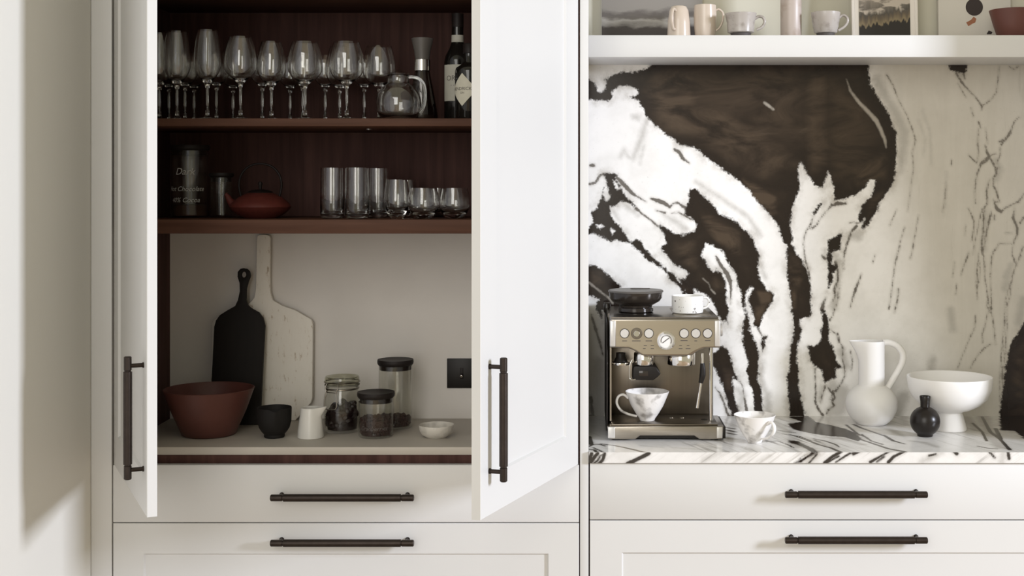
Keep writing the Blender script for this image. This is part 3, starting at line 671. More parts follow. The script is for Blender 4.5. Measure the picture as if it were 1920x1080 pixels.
VEINS = [
    (T4((340, 220), (370, 280), (410, 340), (450, 400), (480, 470), (490, 560), (480, 700)), (2, 3, 3, 4, 4, 2, 1)),
    (T1((20, 245), (90, 230), (130, 160), (175, 140)), 2.2),
    (T1((300, 170), (400, 275), (470, 345), (520, 375), (605, 425)), (3, 4, 3, 1.5, 0.8)),
    (T1((650, 390), (720, 410), (790, 440), (840, 475), (880, 440), (920, 430), (960, 460), (1020, 500), (1070, 550)), (1.5, 4, 3.5, 2.5, 1.5, 1.5, 2, 4, 6)),
    (T1((700, 510), (790, 535)), (1, 2)), (T1((860, 540), (930, 530), (1000, 570), (1060, 600)), (0.8, 1.2, 1.5, 2)),
    (T1((500, 490), (560, 545), (650, 610), (720, 670)), (3, 1.5, 1.5, 2)),
    (T11((890, 920), (940, 950), (970, 1010), (1040, 1060)), (2.5, 3.5, 3, 1)), (T11((40, 1080), (70, 1080)), 3),
    (T5((110, 680), (160, 740), (200, 830), (230, 930), (262, 990)), (0.8, 1.6, 1.6, 2.0, 3)), (T5((355, 615), (390, 660), (405, 760), (420, 850), (440, 960)), (1, 1.2, 1, 2.5, 3)),
    (T4((765, 955), (800, 1020), (850, 1035)), 1.6),
    (T6((540, 20), (480, 90), (430, 150), (380, 230), (335, 262)), (2.5, 1.2, 0.6, 1.6, 1.8)), (T6((350, 145), (330, 210), (280, 285), (258, 350), (250, 420), (262, 520), (275, 610), (300, 690), (318, 780)), (1.8, 1.4, 1.4, 1.4, 1.0, 1.4, 1.4, 1.4, 2)),
    (T6((540, 30), (600, 5), (680, 10)), (2, 4, 2)),
    (T6((720, 205), (760, 195), (815, 210)), 1.2), (T6((790, 235), (740, 290), (710, 370), (685, 440), (660, 540), (655, 680)), (3, 1.8, 1.8, 2.2, 1.3, 0.7)),
    (T6((840, 720), (780, 870), (750, 970), (725, 1060)), (0.8, 2.4, 1.8, 0.8)), (T6((440, 540), (470, 570)), 2),
    (T6((575, 600), (600, 690), (600, 790), (560, 880), (575, 940), (540, 1010)), (2.5, 2, 1.8, 1.8, 1.3, 1)), (T6((610, 850), (605, 960), (585, 1040)), 1.1), (T6((480, 960), (450, 1020), (440, 1080)), (1.2, 2.5, 4)),
    (T7((350, 560), (350, 680), (360, 800), (350, 880), (375, 950), (425, 1020)), (1.6, 1.4, 1.4, 1.8, 2, 2.6)), (T7((450, 740), (420, 830), (405, 900)), 1.1),
    (T7((520, 790), (540, 850), (515, 890), (535, 930), (480, 970), (462, 1010)), (1.6, 2.2, 2.2, 1.5, 1.6, 1.6)),
    (T7((480, 760), (520, 820), (500, 860)), 1.5), (T7((570, 230), (590, 320), (625, 380), (610, 470), (635, 560), (640, 640), (600, 720), (550, 790)), (0.7, 1.2, 1.2, 1.0, 1.2, 1.4, 1.6, 2)),
    (T7((690, 400), (712, 500), (700, 590)), 0.9), (T7((540, 0), (520, 60), (490, 110)), 1.0), (T7((500, 200), (560, 240), (580, 330)), 0.9),
    (T8((390, 140), (440, 230), (500, 300), (580, 380), (655, 480), (650, 520)), (2.6, 2.8, 2.0, 1.3, 1.8, 1)), (T8((655, 480), (740, 420), (800, 340), (820, 190), (830, 70)), (1.4, 1.5, 1.5, 1.2, 0.7)),
    (T8((410, 250), (450, 320), (490, 390)), 0.7), (T8((470, 140), (480, 200)), 2), (T8((540, 500), (570, 580)), 1.0), (T8((620, 640), (640, 700)), 1.6), (T8((620, 700), (610, 860), (620, 960), (605, 1060), (520, 980)), (0.7, 1.8, 1.2, 1.4, 0.6)),
    (T8((850, 870), (890, 820), (940, 750), (980, 640), (1030, 590)), (2.5, 3.8, 3.4, 1.4, 0.6)), (T8((830, 840), (870, 820)), 2), (T8((840, 900), (840, 970), (805, 1060)), (1.6, 1.6, 0.8)),
    (T8((690, 880), (700, 940), (730, 990), (640, 1060)), (2.5, 3, 3, 2.4)), (T8((720, 985), (780, 1070)), (3, 2)), (T8((720, 985), (800, 960)), (2.5, 1)), (T8((690, 700), (710, 860)), 0.6), (T8((930, 80), (980, 110), (1020, 80)), 1.2),
    (T9((720, -10), (640, 50), (605, 140), (590, 230), (580, 330), (588, 440)), (2.6, 3, 2.4, 1.4, 1.3, 0.8)), (T9((740, -10), (790, 80), (800, 140), (770, 180), (770, 260), (800, 320), (830, 420), (785, 425)), (2.2, 2.4, 3, 2.4, 1.4, 2.4, 1.6, 2.4)), (T9((800, 130), (820, 80)), 1.2),
    (T9((730, 200), (700, 320), (710, 430), (680, 480), (670, 600), (665, 720), (650, 850), (660, 960)), (1, 2.4, 2.0, 2.6, 1.6, 1.4, 2.4, 2)), (T9((770, 400), (800, 490), (850, 525), (885, 490), (960, 450), (1030, 420), (1080, 340)), (1.2, 4, 4, 2, 2, 2.6, 1.2)),
    (T9((750, 520), (735, 580), (710, 680), (690, 800), (665, 930)), (1.2, 3, 2.4, 1.6, 1.2)), (T9((660, 490), (630, 600), (600, 750), (560, 950)), 1.1), (T9((515, 490), (550, 560), (572, 620), (570, 690), (550, 820)), (1, 1.4, 2, 1.4, 0.8)), (T9((780, 560), (780, 600)), 2),
    (T9((985, 490), (968, 590), (1010, 680), (1012, 750), (970, 850), (958, 950), (1000, 1070)), (1, 4, 3, 2.6, 1.2, 1.2, 1.5)), (T9((1080, 580), (1040, 640)), 2.2), (T9((520, 940), (495, 1010), (470, 1080)), (1.6, 2, 1.2)),
    (T9((745, 1080), (765, 940), (800, 890), (830, 845), (940, 845)), (1.4, 1.2, 1.6, 1, 0.8)), (T9((1070, 880), (1040, 970), (1005, 1070)), (1.2, 1.8, 1.4)), (T9((618, 940), (613, 1080)), 1.2), (T9((665, 950), (685, 1080)), 1.1), (T9((890, 740), (960, 740)), 1),
    (T9((290, 230), (285, 350), (255, 520)), 0.7), (T9((490, 660), (480, 760)), 0.6), (T9((345, 0), (345, 50)), 1.0),
    (T10((490, 0), (450, 90), (420, 185)), (2, 1.4, 0.7)), (T10((590, 0), (575, 150), (570, 280), (580, 420)), (1, 1.3, 1.6, 0.7)), (T10((600, 60), (605, 160), (580, 320)), 0.9), (T10((640, 0), (650, 200), (670, 330), (690, 470), (722, 570)), (1.5, 1.5, 1, 1.4, 1.4)),
    (T10((715, 0), (705, 200), (710, 400), (716, 520)), (1.5, 0.9, 1.6, 1.6)), (T10((722, 570), (738, 690), (755, 850)), (1, 1.4, 0.7)), (T10((562, 575), (555, 690), (500, 800), (440, 950), (385, 1090)), (1.5, 1.4, 1.2, 1.1, 1.1)),
    (T10((680, 430), (672, 480), (700, 540)), 1.5), (T10((680, 540), (660, 640), (625, 750), (630, 835)), (0.6, 0.9, 1.6, 1.4)), (T10((705, 850), (650, 885), (580, 960), (510, 1080)), (1, 2.2, 1.4, 0.9)),
    (T10((918, 0), (945, 75)), 1.3), (T10((1000, 0), (945, 100), (930, 150), (890, 290), (850, 420), (840, 600), (830, 750), (810, 950), (800, 1090), (795, 1400)), (1.2, 1.4, 1.8, 1.3, 1, 1, 1, 1.3, 1.6, 1)), (T10((920, 180), (890, 400), (860, 500), (865, 700), (850, 850), (845, 950), (825, 1090), (815, 1400)), (1.1, 1, 1, 1.1, 2, 1, 1, 1)),
    (T10((380, 270), (370, 370)), 0.7), (T10((360, 60), (340, 200)), 0.6),
    (C7((270, 260), (262, 330), (245, 400)), (1.8, 2, 0.8)), (C7((280, 0), (245, 130), (230, 250), (212, 380)), (0.6, 1.2, 1, 1.5)), (C7((360, 0), (335, 80)), 1.0), (C7((130, 60), (115, 100)), 0.8),
    (C5((440, 110), (470, 160), (500, 240), (540, 310), (570, 390), (585, 440), (568, 500), (575, 580), (560, 680), (545, 800)), (2, 1, 0.6, 1, 1.4, 1.2, 0.8, 0.8, 0.7, 0.6)), (C5((600, 820), (580, 930), (560, 1040)), 0.9), (C5((530, 880), (505, 960), (480, 1060)), 0.8), (C5((490, 790), (455, 870)), 0.7),
    ([(1109, 590), (1115, 612), (1124, 640), (1131, 668)], (1.5, 2.5, 2.2, 1.5)), ([(1108, 745), (1112, 790)], 3), ([(1105, 780), (1130, 792)], 1.5),
]
GREYS = [
    (T11((600, 640), (575, 740), (530, 870), (465, 1010), (420, 1000), (380, 920), (340, 1000)), (5, 7, 5, 5, 3, 4, 3)), (T11((575, 880), (540, 1060)), 2.5), (T11((480, 590), (520, 600)), 6),
    (C5((390, 130), (440, 230), (490, 310), (530, 400), (520, 500), (510, 600)), (9, 9, 9, 10, 9, 5)), (C5((620, 290), (660, 400), (665, 560)), 1.5), (C5((600, 340), (635, 430), (625, 520)), 1.2), (C5((740, 600), (735, 780)), 2),
    (T7((520, 740), (600, 800), (570, 950), (500, 990)), (10, 16, 18, 12)), (T7((600, 400), (650, 540)), 9), (T7((420, 760), (400, 860)), 5),
    (T6((560, 520), (620, 600), (590, 900), (560, 1060)), (7, 6, 6, 8)), (T6((800, 340), (740, 330)), 10), (T6((470, 480), (480, 560)), 5),
    (T5((340, 700), (390, 760), (360, 900)), (6, 9, 7)), (T5((600, 420), (570, 600), (640, 760), (650, 950)), (5, 6, 8, 8)), (T4((640, 760), (560, 700)), 3),
    (T4((690, 640), (660, 740), (700, 860)), 3), (T1((400, 470), (520, 560)), 4), (T1((780, 560), (900, 620), (1000, 690)), (3, 6, 6)), (T1((250, 500), (320, 600)), 4),
    (T2((120, 200), (350, 350), (600, 520), (720, 700)), (4, 5, 5, 5)), (T2((700, 900), (760, 1080)), (4, 5)),
    ([(1122, 680), (1124, 780)], 12), (T9((790, 0), (840, 100), (800, 200)), 6), (T9((690, 520), (670, 900)), 6), (T10((320, 520), (340, 700)), 8), (T10((900, 100), (850, 200)), 6), (T8((420, 120), (440, 160)), 9),
    (C7((940, 120), (900, 260)), 6), (T10((1020, 420), (980, 640)), 9), (T10((150, 1000), (130, 1080)), 8), (C7((300, 900), (260, 1000)), 12),
]
BROWN = [  # (polygon, strength, feather)
    (T11((600, 330), (700, 180), (900, 130), (1080, 150), (1080, 480), (900, 520), (800, 620), (660, 480)), 1.0, 12),
    (TL(1100, 100, 2.7, [(420, 250), (700, 300), (900, 420), (1060, 560), (900, 620), (700, 500), (560, 430), (380, 400), (330, 250)]), 0.8, 14),
    (TL(1100, 100, 2.7, [(450, 60), (1080, 60), (1080, 430), (900, 400), (650, 290), (480, 200)]), 0.45, 20),
    (C5((60, 60), (130, 60), (130, 560), (60, 600), (30, 300)), 0.75, 10), (C5((150, 120), (300, 250), (380, 420), (300, 600), (160, 640)), 0.5, 14), (C5((270, 590), (420, 530), (420, 620), (300, 660)), 1.4, 10), (C5((350, 740), (420, 700), (340, 870)), 0.6, 6),
    (T2((190, 540), (260, 530), (400, 590), (520, 680), (520, 860), (460, 880), (400, 780), (320, 740), (240, 640)), 1.5, 6),
    (T4((20, 180), (130, 240), (60, 300), (0, 280)), 1.3, 6), (T4((0, 520), (80, 560), (0, 590)), 1.2, 6), (T4((330, 460), (420, 540), (330, 560)), 0.8, 8), (T1((900, 850), (1080, 850), (1080, 1080), (940, 1000)), 0.6, 10),
    (T6((90, 480), (200, 560), (250, 700), (200, 860), (120, 880), (90, 700)), 1.1, 5), (T6((130, 880), (180, 880), (170, 1080), (135, 1080)), 0.9, 3),
    (T4((740, 740), (850, 700), (780, 900), (720, 900)), 1.0, 4), (T4((760, 580), (900, 580), (880, 680), (800, 700)), 1.6, 4), (T2((560, 180), (650, 220), (850, 350), (860, 480), (800, 500), (700, 400), (600, 280)), 1.8, 5),
    (T5((200, 500), (290, 520), (290, 720), (220, 720)), 0.6, 5), (T3((60, 480), (200, 480), (200, 600), (60, 640)), 0.8, 6), (C7((960, 640), (1016, 600), (1016, 1000), (940, 1000)), 0.7, 8),
]

def fields(P, darks, holes, lights, veins, greys, browns, tone):
    sd = np.full(len(P), 60.0)
    for p in darks: sd = np.minimum(sd, poly_sd(P, p))
    for h in holes: sd = np.maximum(sd, -poly_sd(P, h))
    lite = np.full(len(P), 30.0)
    for l, w in lights: lite = np.minimum(lite, line_sd(P, l, w))
    vein = np.full(len(P), 30.0)
    for l, w in veins:
        f_ = 0.70 if veins is VEINS and sum(p[0] for p in l) / len(l) > 1650 else 1.0
        vein = np.minimum(vein, line_sd(P, l, [x * f_ for x in w] if hasattr(w, '__len__') else w * f_))
    grey = np.full(len(P), 30.0)
    for l, w in greys: grey = np.minimum(grey, line_sd(P, l, w))
    br = np.zeros(len(P))
    for p, s_, fe in browns: br = np.maximum(br, s_ * np.clip(0.5 - poly_sd(P, p) / (2 * fe), 0, 1))
    return {'sd': sd, 'vein': vein, 'grey': grey, 'brown': br, 'tone': tone, 'lite': lite}

def marble_mesh(name, verts, faces, att, m='marble'):
    me = bpy.data.meshes.new(name); me.from_pydata(verts, [], faces); me.update()
    for k_, a in att.items():
        at = me.attributes.new(k_, 'FLOAT', 'POINT'); at.data.foreach_set('value', np.asarray(a, np.float32))
    bm = bmesh.new(); bm.from_mesh(me); bmesh.ops.recalc_face_normals(bm, faces=list(bm.faces)); bm.to_mesh(me); bm.free()
    me.materials.append(M[m])
    o = bpy.data.objects.new(name, me); COL.objects.link(o)
    return o

def grid_faces(nx, ny, o=0):
    return [(o + j * nx + i, o + j * nx + i + 1, o + (j + 1) * nx + i + 1, o + (j + 1) * nx + i) for j in range(ny - 1) for i in range(nx - 1)]

# splashback: a slab 20 mm thick in front of the wall
xs = np.arange(1103.0, 1100 + XR * kk(YB) + 2.5, 3.0); ys = np.arange(112.0, 784.0, 3.0)
gx, gy = np.meshgrid(xs, ys); P = np.stack([gx.ravel(), gy.ravel()], 1)
tone = np.clip((P[:, 0] - 1590 - 0.22 * (P[:, 1] - 300)) / 150.0, 0, 1); tone = tone * tone * (3 - 2 * tone)
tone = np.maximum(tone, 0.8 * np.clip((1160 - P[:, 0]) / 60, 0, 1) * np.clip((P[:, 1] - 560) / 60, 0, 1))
att = fields(P, [DARK_A, DARK_B1, DARK_B2, DARK_C, DARK_D2, DARK_D3, DARK_E, DARK_F, DARK_T, DARK_U, DARK_G, DARK_H], HOLES, LIGHT_LINES, VEINS, GREYS, BROWN, tone)
Q = [(PX(x, YB), YB, PZ(y, YB)) for x, y in P]
nf = len(Q); nx, ny = len(xs), len(ys)
corner = [0, nx - 1, nx * ny - 1, nx * (ny - 1)]
Q += [(Q[c][0], YB + 0.02, Q[c][2]) for c in corner]
fc = grid_faces(nx, ny) + [(nf, nf + 1, nf + 2, nf + 3), tuple(range(nx)) + (nf + 1, nf), tuple(nx * (ny - 1) + i for i in range(nx)) + (nf + 2, nf + 3),
                           tuple(j * nx for j in range(ny)) + (nf + 3, nf), tuple(j * nx + nx - 1 for j in range(ny)) + (nf + 2, nf + 1)]
att = {k_: np.concatenate([a, a[corner]]) for k_, a in att.items()}
tag(marble_mesh('marble_splashback', Q, fc, att), 'black, brown and white swirled marble splashback slab behind the coffee machine', 'splashback')

# worktop: top and front edge carry mitred, mirrored veins
YF = -0.01
def on_top(pts):
    out = []
    for px, py in pts:
        k_ = max(py - CY, 5.0) / (EZ - ZW); Y = F / k_ - D
        out.append(((px - CX) / k_ * 640.0, Y * 640.0))
    return out
def on_front(pts):
    k_ = kk(YF)
    return [((px - CX) / k_ * 640.0, (EZ - (py - CY) / k_) * 640.0) for px, py in pts]
def wider(w): return [x + 0.6 for x in w] if hasattr(w, '__len__') else w + 0.6
top_dark = [on_top(T12((1070, 330), (1230, 300), (1400, 310), (1560, 350), (1720, 380), (1820, 430), (1900, 500), (1850, 520), (1700, 480), (1560, 470), (1400, 450), (1250, 420), (1120, 390), (1070, 360))),  # dark marble band, with the splashback column's reflection painted into it
            on_top(T12((1060, 505), (1180, 525), (1240, 560), (1340, 600), (1412, 648), (1330, 648), (1250, 600), (1150, 560), (1070, 540))),
            on_top(T12((1060, 250), (1290, 240), (1400, 320), (1230, 310))),
            on_top(T13((1640, 110), (2400, 110), (2400, 420), (1920, 370), (1800, 290), (1650, 280)))]  # dark reflection of the splashback's right corner, painted into the top
top_veins = [(on_top(l), wider(w)) for l, w in [
    (T12((1090, 450), (1250, 500), (1400, 560), (1550, 600), (1662, 648)), (1.0, 2.0, 2.2, 2.6, 3.4)), (T12((1350, 495), (1480, 520), (1600, 560), (1640, 590)), (1, 2, 2.2, 1)),
    (T12((820, 530), (950, 520), (1080, 570), (1130, 600)), 1.2), (T12((1000, 440), (1200, 470), (1330, 520)), 1.4), (T12((950, 400), (1150, 430)), 1.2),
    (T13((0, 340), (100, 390), (250, 440), (400, 490), (575, 522)), (1.5, 2, 2.4, 3, 3.6)), (T13((90, 325), (200, 400), (330, 440)), 1.6), (T13((340, 335), (450, 400), (580, 435)), (2.5, 2.6, 1.4)), (T13((0, 215), (100, 258), (250, 310), (350, 345)), (2.4, 2.6, 2.0, 2.0)),
    (T13((-80, 220), (60, 330), (150, 360)), 2), (T13((1450, 130), (1540, 300), (1650, 380), (1760, 500)), (2, 3, 2.6, 3)), (T13((1340, 200), (1450, 300), (1500, 400)), 2), (T13((1400, 460), (1500, 480), (1620, 490)), 1.5), (T13((1600, 260), (1660, 380)), 3),
    (T12((360, 395), (480, 420)), 3), (T12((380, 430), (480, 450)), 2.5), (T12((370, 370), (470, 385)), 2),
    (CM((130, 845), (250, 860), (350, 880), (450, 903), (560, 932)), (1.5, 1.8, 2.2, 2.6, 3.2)),
    (CM((20, 870), (60, 850), (120, 850), (170, 865)), 1.8), (CM((20, 895), (70, 900), (100, 932)), 2.2), (CM((60, 880), (120, 905), (170, 935)), 1.6), (CM((20, 925), (45, 940)), 2),
    (CM((20, 780), (40, 850)), 4)]]
top_greys = [(on_top(l), w) for l, w in [
    (T13((650, 400), (800, 420), (950, 470)), (6, 9, 6)), (T13((300, 240), (450, 290), (560, 350)), (8, 10, 6)), (T12((900, 300), (1060, 420)), (10, 12)), (T12((1500, 480), (1700, 500), (1900, 560)), 8), (T13((1450, 100), (1560, 360), (1650, 480)), (14, 14, 10)),
    (T13((1250, 130), (1400, 280)), 12), (T12((300, 480), (480, 500)), 8), (T13((560, 100), (600, 220)), 10), (CM((500, 860), (700, 880)), 3), (CM((800, 880), (1100, 900)), 3), (T12((0, 560), (300, 600)), 3)]]
fr_dark = [on_front(T12((1412, 640), (1330, 645), (1140, 770), (1222, 770)))]
fr_veins = [(on_front(l), wider(w)) for l, w in [
    (T12((1390, 670), (1300, 770)), 1.0), (T12((1660, 640), (1560, 700), (1480, 770)), (2.4, 2.0, 2.8)), (T12((1640, 690), (1500, 765)), 1.2), (T12((1870, 640), (1790, 660)), 1.4), (T12((1760, 660), (1600, 760)), 1),
    (T13((75, 517), (0, 552)), 1.4), (T13((410, 517), (300, 575), (190, 640)), (1.0, 1.4, 2)), (T13((572, 517), (450, 580), (395, 640)), (1.8, 1.8, 2.2)), (T13((930, 548), (850, 566)), 1.0), (T13((1130, 515), (1165, 545)), 2.4), (T13((1740, 512), (1752, 600)), 2.0), (T13((1520, 512), (1590, 590)), 1.2), (T13((350, 575), (260, 640)), 0.9),
    (CM((572, 935), (480, 980), (375, 1030)), (2.6, 2.6, 3.2)), (CM((100, 935), (70, 970), (30, 1028)), 2.4), (CM((165, 935), (150, 990), (115, 1028)), 2.2), (CM((45, 935), (20, 1000)), 2.4), (CM((130, 950), (100, 1000), (60, 1028)), 1.2)]]
fr_greys = [(on_front(l), w) for l, w in [(T13((1000, 540), (850, 600), (760, 635)), (4, 5, 4)), (T13((1690, 512), (1670, 630)), 6), (T12((860, 680), (700, 760)), 1.5), (T12((620, 660), (500, 720)), 1.2), (T12((300, 660), (100, 740)), 1.5)]]
XM0, XM1 = PX(1104, YF), XR + 0.0015
ZB = PZ(868.3, YF)
txs = np.linspace(XM0, XM1, 300); tys = np.linspace(YF, YB - 0.0005, 112); fzs = np.linspace(ZB, ZW, 9)
gx, gy = np.meshgrid(txs, tys)
PT = np.stack([gx.ravel() * 640, gy.ravel() * 640], 1)
a1 = fields(PT, top_dark, [], [], top_veins, top_greys, [], np.clip((PT[:, 0] / 640 - 0.95) / 0.3, 0, 0.6) * np.clip(PT[:, 1] / 640 / 0.4, 0, 1))
gx2, gz2 = np.meshgrid(txs, fzs)
PF = np.stack([gx2.ravel() * 640, gz2.ravel() * 640], 1)
a2 = fields(PF, fr_dark, [], [], fr_veins, fr_greys, [], np.zeros(len(PF)))
def streak_mask(u):
    return np.clip(1 - np.abs(u - 0.58) / 0.30, 0.0, 1) ** 0.7 * 0.95 + 0.10 + 0.55 * np.clip(1 - np.abs(u - 1.12) / 0.14, 0, 1) + 0.4 * np.clip(1 - u / 0.10, 0, 1)
fl1 = PT[:, 0] / 640 + 0.40 * (PT[:, 1] / 640 - YF); fl2 = PF[:, 0] / 640 + 1.4 * (ZW - PF[:, 1] / 640)
a1['flow'], a2['flow'] = fl1, fl2
a1['streak'], a2['streak'] = streak_mask(fl1), streak_mask(fl2) * 0.8
V1 = [(x / 640, y / 640, ZW) for x, y in PT]; V2 = [(x / 640, YF, z / 640) for x, z in PF]
n1 = len(V1); n2 = len(V2)
nx, nyt, nzf = len(txs), len(tys), len(fzs)
bot = [(XM0, YF, ZB), (XM1, YF, ZB), (XM1, YB - 0.0005, ZB), (XM0, YB - 0.0005, ZB)]
o3 = n1 + n2
tl, tr_ = nx * (nyt - 1), nx * nyt - 1
fcs = grid_faces(nx, nyt) + grid_faces(nx, nzf, n1) + [(o3, o3 + 1, o3 + 2, o3 + 3)] \
    + [tuple(tl + i for i in range(nx)) + (o3 + 2, o3 + 3), tuple(j * nx for j in range(nyt)) + (o3 + 3, o3), tuple(j * nx + nx - 1 for j in range(nyt)) + (o3 + 2, o3 + 1)]
att = {k_: np.concatenate([a1[k_], a2[k_], np.full(4, a1[k_].max() if k_ in ('sd', 'vein', 'grey', 'lite') else 0.0)]) for k_ in a1}
tag(marble_mesh('marble_worktop', V1 + V2 + bot, fcs, att, 'marble_top'), 'white marble worktop with dark veins mitred over its front edge', 'worktop')

# ------------------------------------------------------------------ glassware, top shelf
def wine_glass(H, R, rim, stem, name='wine_glass'):
    """stemmed glass: foot, stem and bowl in one blown piece"""
    bowl = H - stem; t = 0.0011
    out = [(0, 0.0), (0.034, 0.0), (0.0345, 0.0012), (0.030, 0.0028), (0.010, 0.006), (0.0048, 0.014), (0.0036, stem * 0.5), (0.0042, stem - 0.012), (0.007, stem - 0.002)]
    b_ = []
    for i in range(1, 15):
        u = i / 14
        if u < 0.38: r = R * math.sin(math.pi / 2 * (u / 0.38)) ** 0.75
        else: r = R + (rim - R) * ((u - 0.38) / 0.62) ** 2.1
        b_.append((max(r, 0.007), stem + bowl * u))
    inn = [(max(r - t, 0.001), z) for r, z in reversed(b_)]
    prof = out + b_ + inn + [(0, stem + 0.004)]
    return MB().lathe(prof, 36)

gspec = {'big': (0.222, 0.0435, 0.029, 0.098), 'mid': (0.212, 0.039, 0.026, 0.092), 'tall': (0.240, 0.036, 0.026, 0.095), 'small': (0.196, 0.034, 0.024, 0.10), 'burg': (0.208, 0.046, 0.034, 0.094)}
gmesh = {}
GL = [  # px of the stem, depth, kind, label
    (332, 0.13, 'tall', 'tall narrow wine glass, second from the left in the front row'),
    (389, 0.10, 'tall', 'tallest narrow wine glass in the front row, third from the left'),
    (451, 0.10, 'big', 'wide-bowled wine glass fourth from the left in the front row'),
    (509, 0.13, 'mid', 'smaller wide-bowled wine glass in the middle of the front row'),
    (572, 0.10, 'burg', 'large round wine glass right of the middle of the front row'),
    (650, 0.10, 'burg', 'large wine glass beside the rightmost glass of the front row'),
    (711, 0.20, 'burg', 'broad wine glass behind the round glass jug'),
    (299, 0.17, 'tall', 'leftmost wine glass half hidden by the open left door'),
    (317, 0.30, 'small', 'slim back-row wine glass at the far left end'),
    (347, 0.25, 'small', 'slim wine glass showing just right of the second front glass'),
    (364, 0.33, 'small', 'slim wine glass in the gap between the two tall front glasses'),
    (406, 0.24, 'small', 'slim wine glass just right of the tallest front glass'),
    (437, 0.34, 'small', 'slim wine glass behind the left edge of the first wide-bowled glass'),
    (492, 0.26, 'small', 'slim wine glass left behind the smaller wide-bowled glass'),
    (544, 0.34, 'small', 'slim wine glass in the gap left of the large round glass'),
    (568, 0.25, 'small', 'slim wine glass directly behind the large round glass'),
    (610, 0.30, 'small', 'slim wine glass in the gap between the two large round glasses'),
    (637, 0.24, 'mid', 'medium wine glass directly behind the second large round glass'),
    (683, 0.30, 'small', 'slim wine glass left behind the rightmost broad glass'),
]
for px, Y, kd, lb in GL:
    if kd not in gmesh:
        o = wine_glass(*gspec[kd]).build('wine_glass', 'glass', None, smooth=60); gmesh[kd] = o.data
    else:
        o = bpy.data.objects.new('wine_glass', gmesh[kd]); COL.objects.link(o)
    o.location = (PX(px, Y), Y, Z1 + 0.0003)
    tag(o, lb, 'wine glass', 'wine glasses on the top shelf')

# round glass jug with handle
Y = 0.10; k_ = kk(Y)
jug = thing('glass_jug', (PX(747, Y), Y, Z1 + 0.0003), 'round clear glass jug with loop handle in front of the carafe', 'jug')
pr = [(0, 0), (0.036, 0), (0.048, 0.006), (0.057, 0.022), (0.0605, 0.045), (0.057, 0.066), (0.045, 0.085), (0.033, 0.094), (0.0285, 0.099), (0.0275, 0.116), (0.030, 0.119),
      (0.0285, 0.119), (0.026, 0.115), (0.027, 0.098), (0.043, 0.083), (0.055, 0.065), (0.0585, 0.045), (0.055, 0.022), (0.046, 0.008), (0, 0.004)]
MB().lathe(pr, 48).build('body', 'glass', jug, smooth=60)
MB().tube([(0.027, 0, 0.114), (0.050, 0.002, 0.112), (0.068, 0.003, 0.095), (0.072, 0.003, 0.060), (0.066, 0.002, 0.030), (0.056, 0, 0.018)], 0.0042, 10).build('handle', 'glass', jug, smooth=60)
MB().lathe([(0, 0.120), (0.0285, 0.120), (0.0295, 0.124), (0.012, 0.128), (0.006, 0.132), (0, 0.133)], 30).build('lid', 'jar_glass', jug, smooth=50)

# carafe
Y = 0.20; k_ = kk(Y)
car = thing('carafe', (PX(792, Y), Y, Z1 + 0.0003), 'tall smoky glass carafe with steel neck band and flared collar', 'carafe')
MB().lathe([(0, 0), (0.040, 0), (0.044, 0.004), (0.041, 0.03), (0.030, 0.09), (0.0205, 0.139), (0.019, 0.139), (0.0285, 0.09), (0.039, 0.03), (0.040, 0.008), (0, 0.005)], 40).build('body', glass('smoky_glass', (0.62, 0.58, 0.54), 0.06), car, smooth=60)
MB().lathe([(0.0205, 0.139), (0.0225, 0.140), (0.0225, 0.170), (0.0205, 0.171), (0.0195, 0.171), (0.0195, 0.139)], 40).build('neck_band', 'chrome', car, smooth=40)
MB().lathe([(0.0195, 0.1712), (0.023, 0.195), (0.030, 0.226), (0.0305, 0.229), (0.029, 0.229), (0.0215, 0.195), (0.018, 0.1712)], 40).build('collar', 'lidgrey', car, smooth=50)

def on_cyl(r, zc, a0=-math.pi / 2):
    def fn(x, z):
        a = a0 + x / r
        return (r * math.cos(a), r * math.sin(a), zc + z)
    return fn
def wrap_label(poly, r, name, m, parent, zc, a0=-math.pi / 2, t=0.0004, n=26):
    """paper label cut to an outline and wrapped round a cylinder (thin solid)"""
    x0 = min(p[0] for p in poly); x1 = max(p[0] for p in poly)
    def span(x):
        zs = []
        for (ax, az), (bx, bz) in zip(poly, poly[1:] + poly[:1]):
            if (ax <= x <= bx or bx <= x <= ax) and ax != bx: zs.append(az + (bz - az) * (x - ax) / (bx - ax))
        return min(zs), max(zs)
    vs, fs = [], []
    for i in range(n + 1):
        x = x0 + (x1 - x0) * (0.001 + 0.998 * i / n); lo, hi = span(x)
        for rr in (r, r + t):
            a = a0 + x / r
            vs += [(rr * math.cos(a), rr * math.sin(a), zc + lo), (rr * math.cos(a), rr * math.sin(a), zc + hi)]
    for i in range(n):
        b_ = i * 4; c = b_ + 4
        fs += [(b_ + 2, c + 2, c + 3, b_ + 3), (b_, b_ + 1, c + 1, c), (b_ + 1, b_ + 3, c + 3, c + 1), (b_, c, c + 2, b_ + 2)]
    fs += [(0, 2, 3, 1), (n * 4, n * 4 + 1, n * 4 + 3, n * 4 + 2)]
    return MB().add(vs, fs).build(name, m, parent, smooth=30)

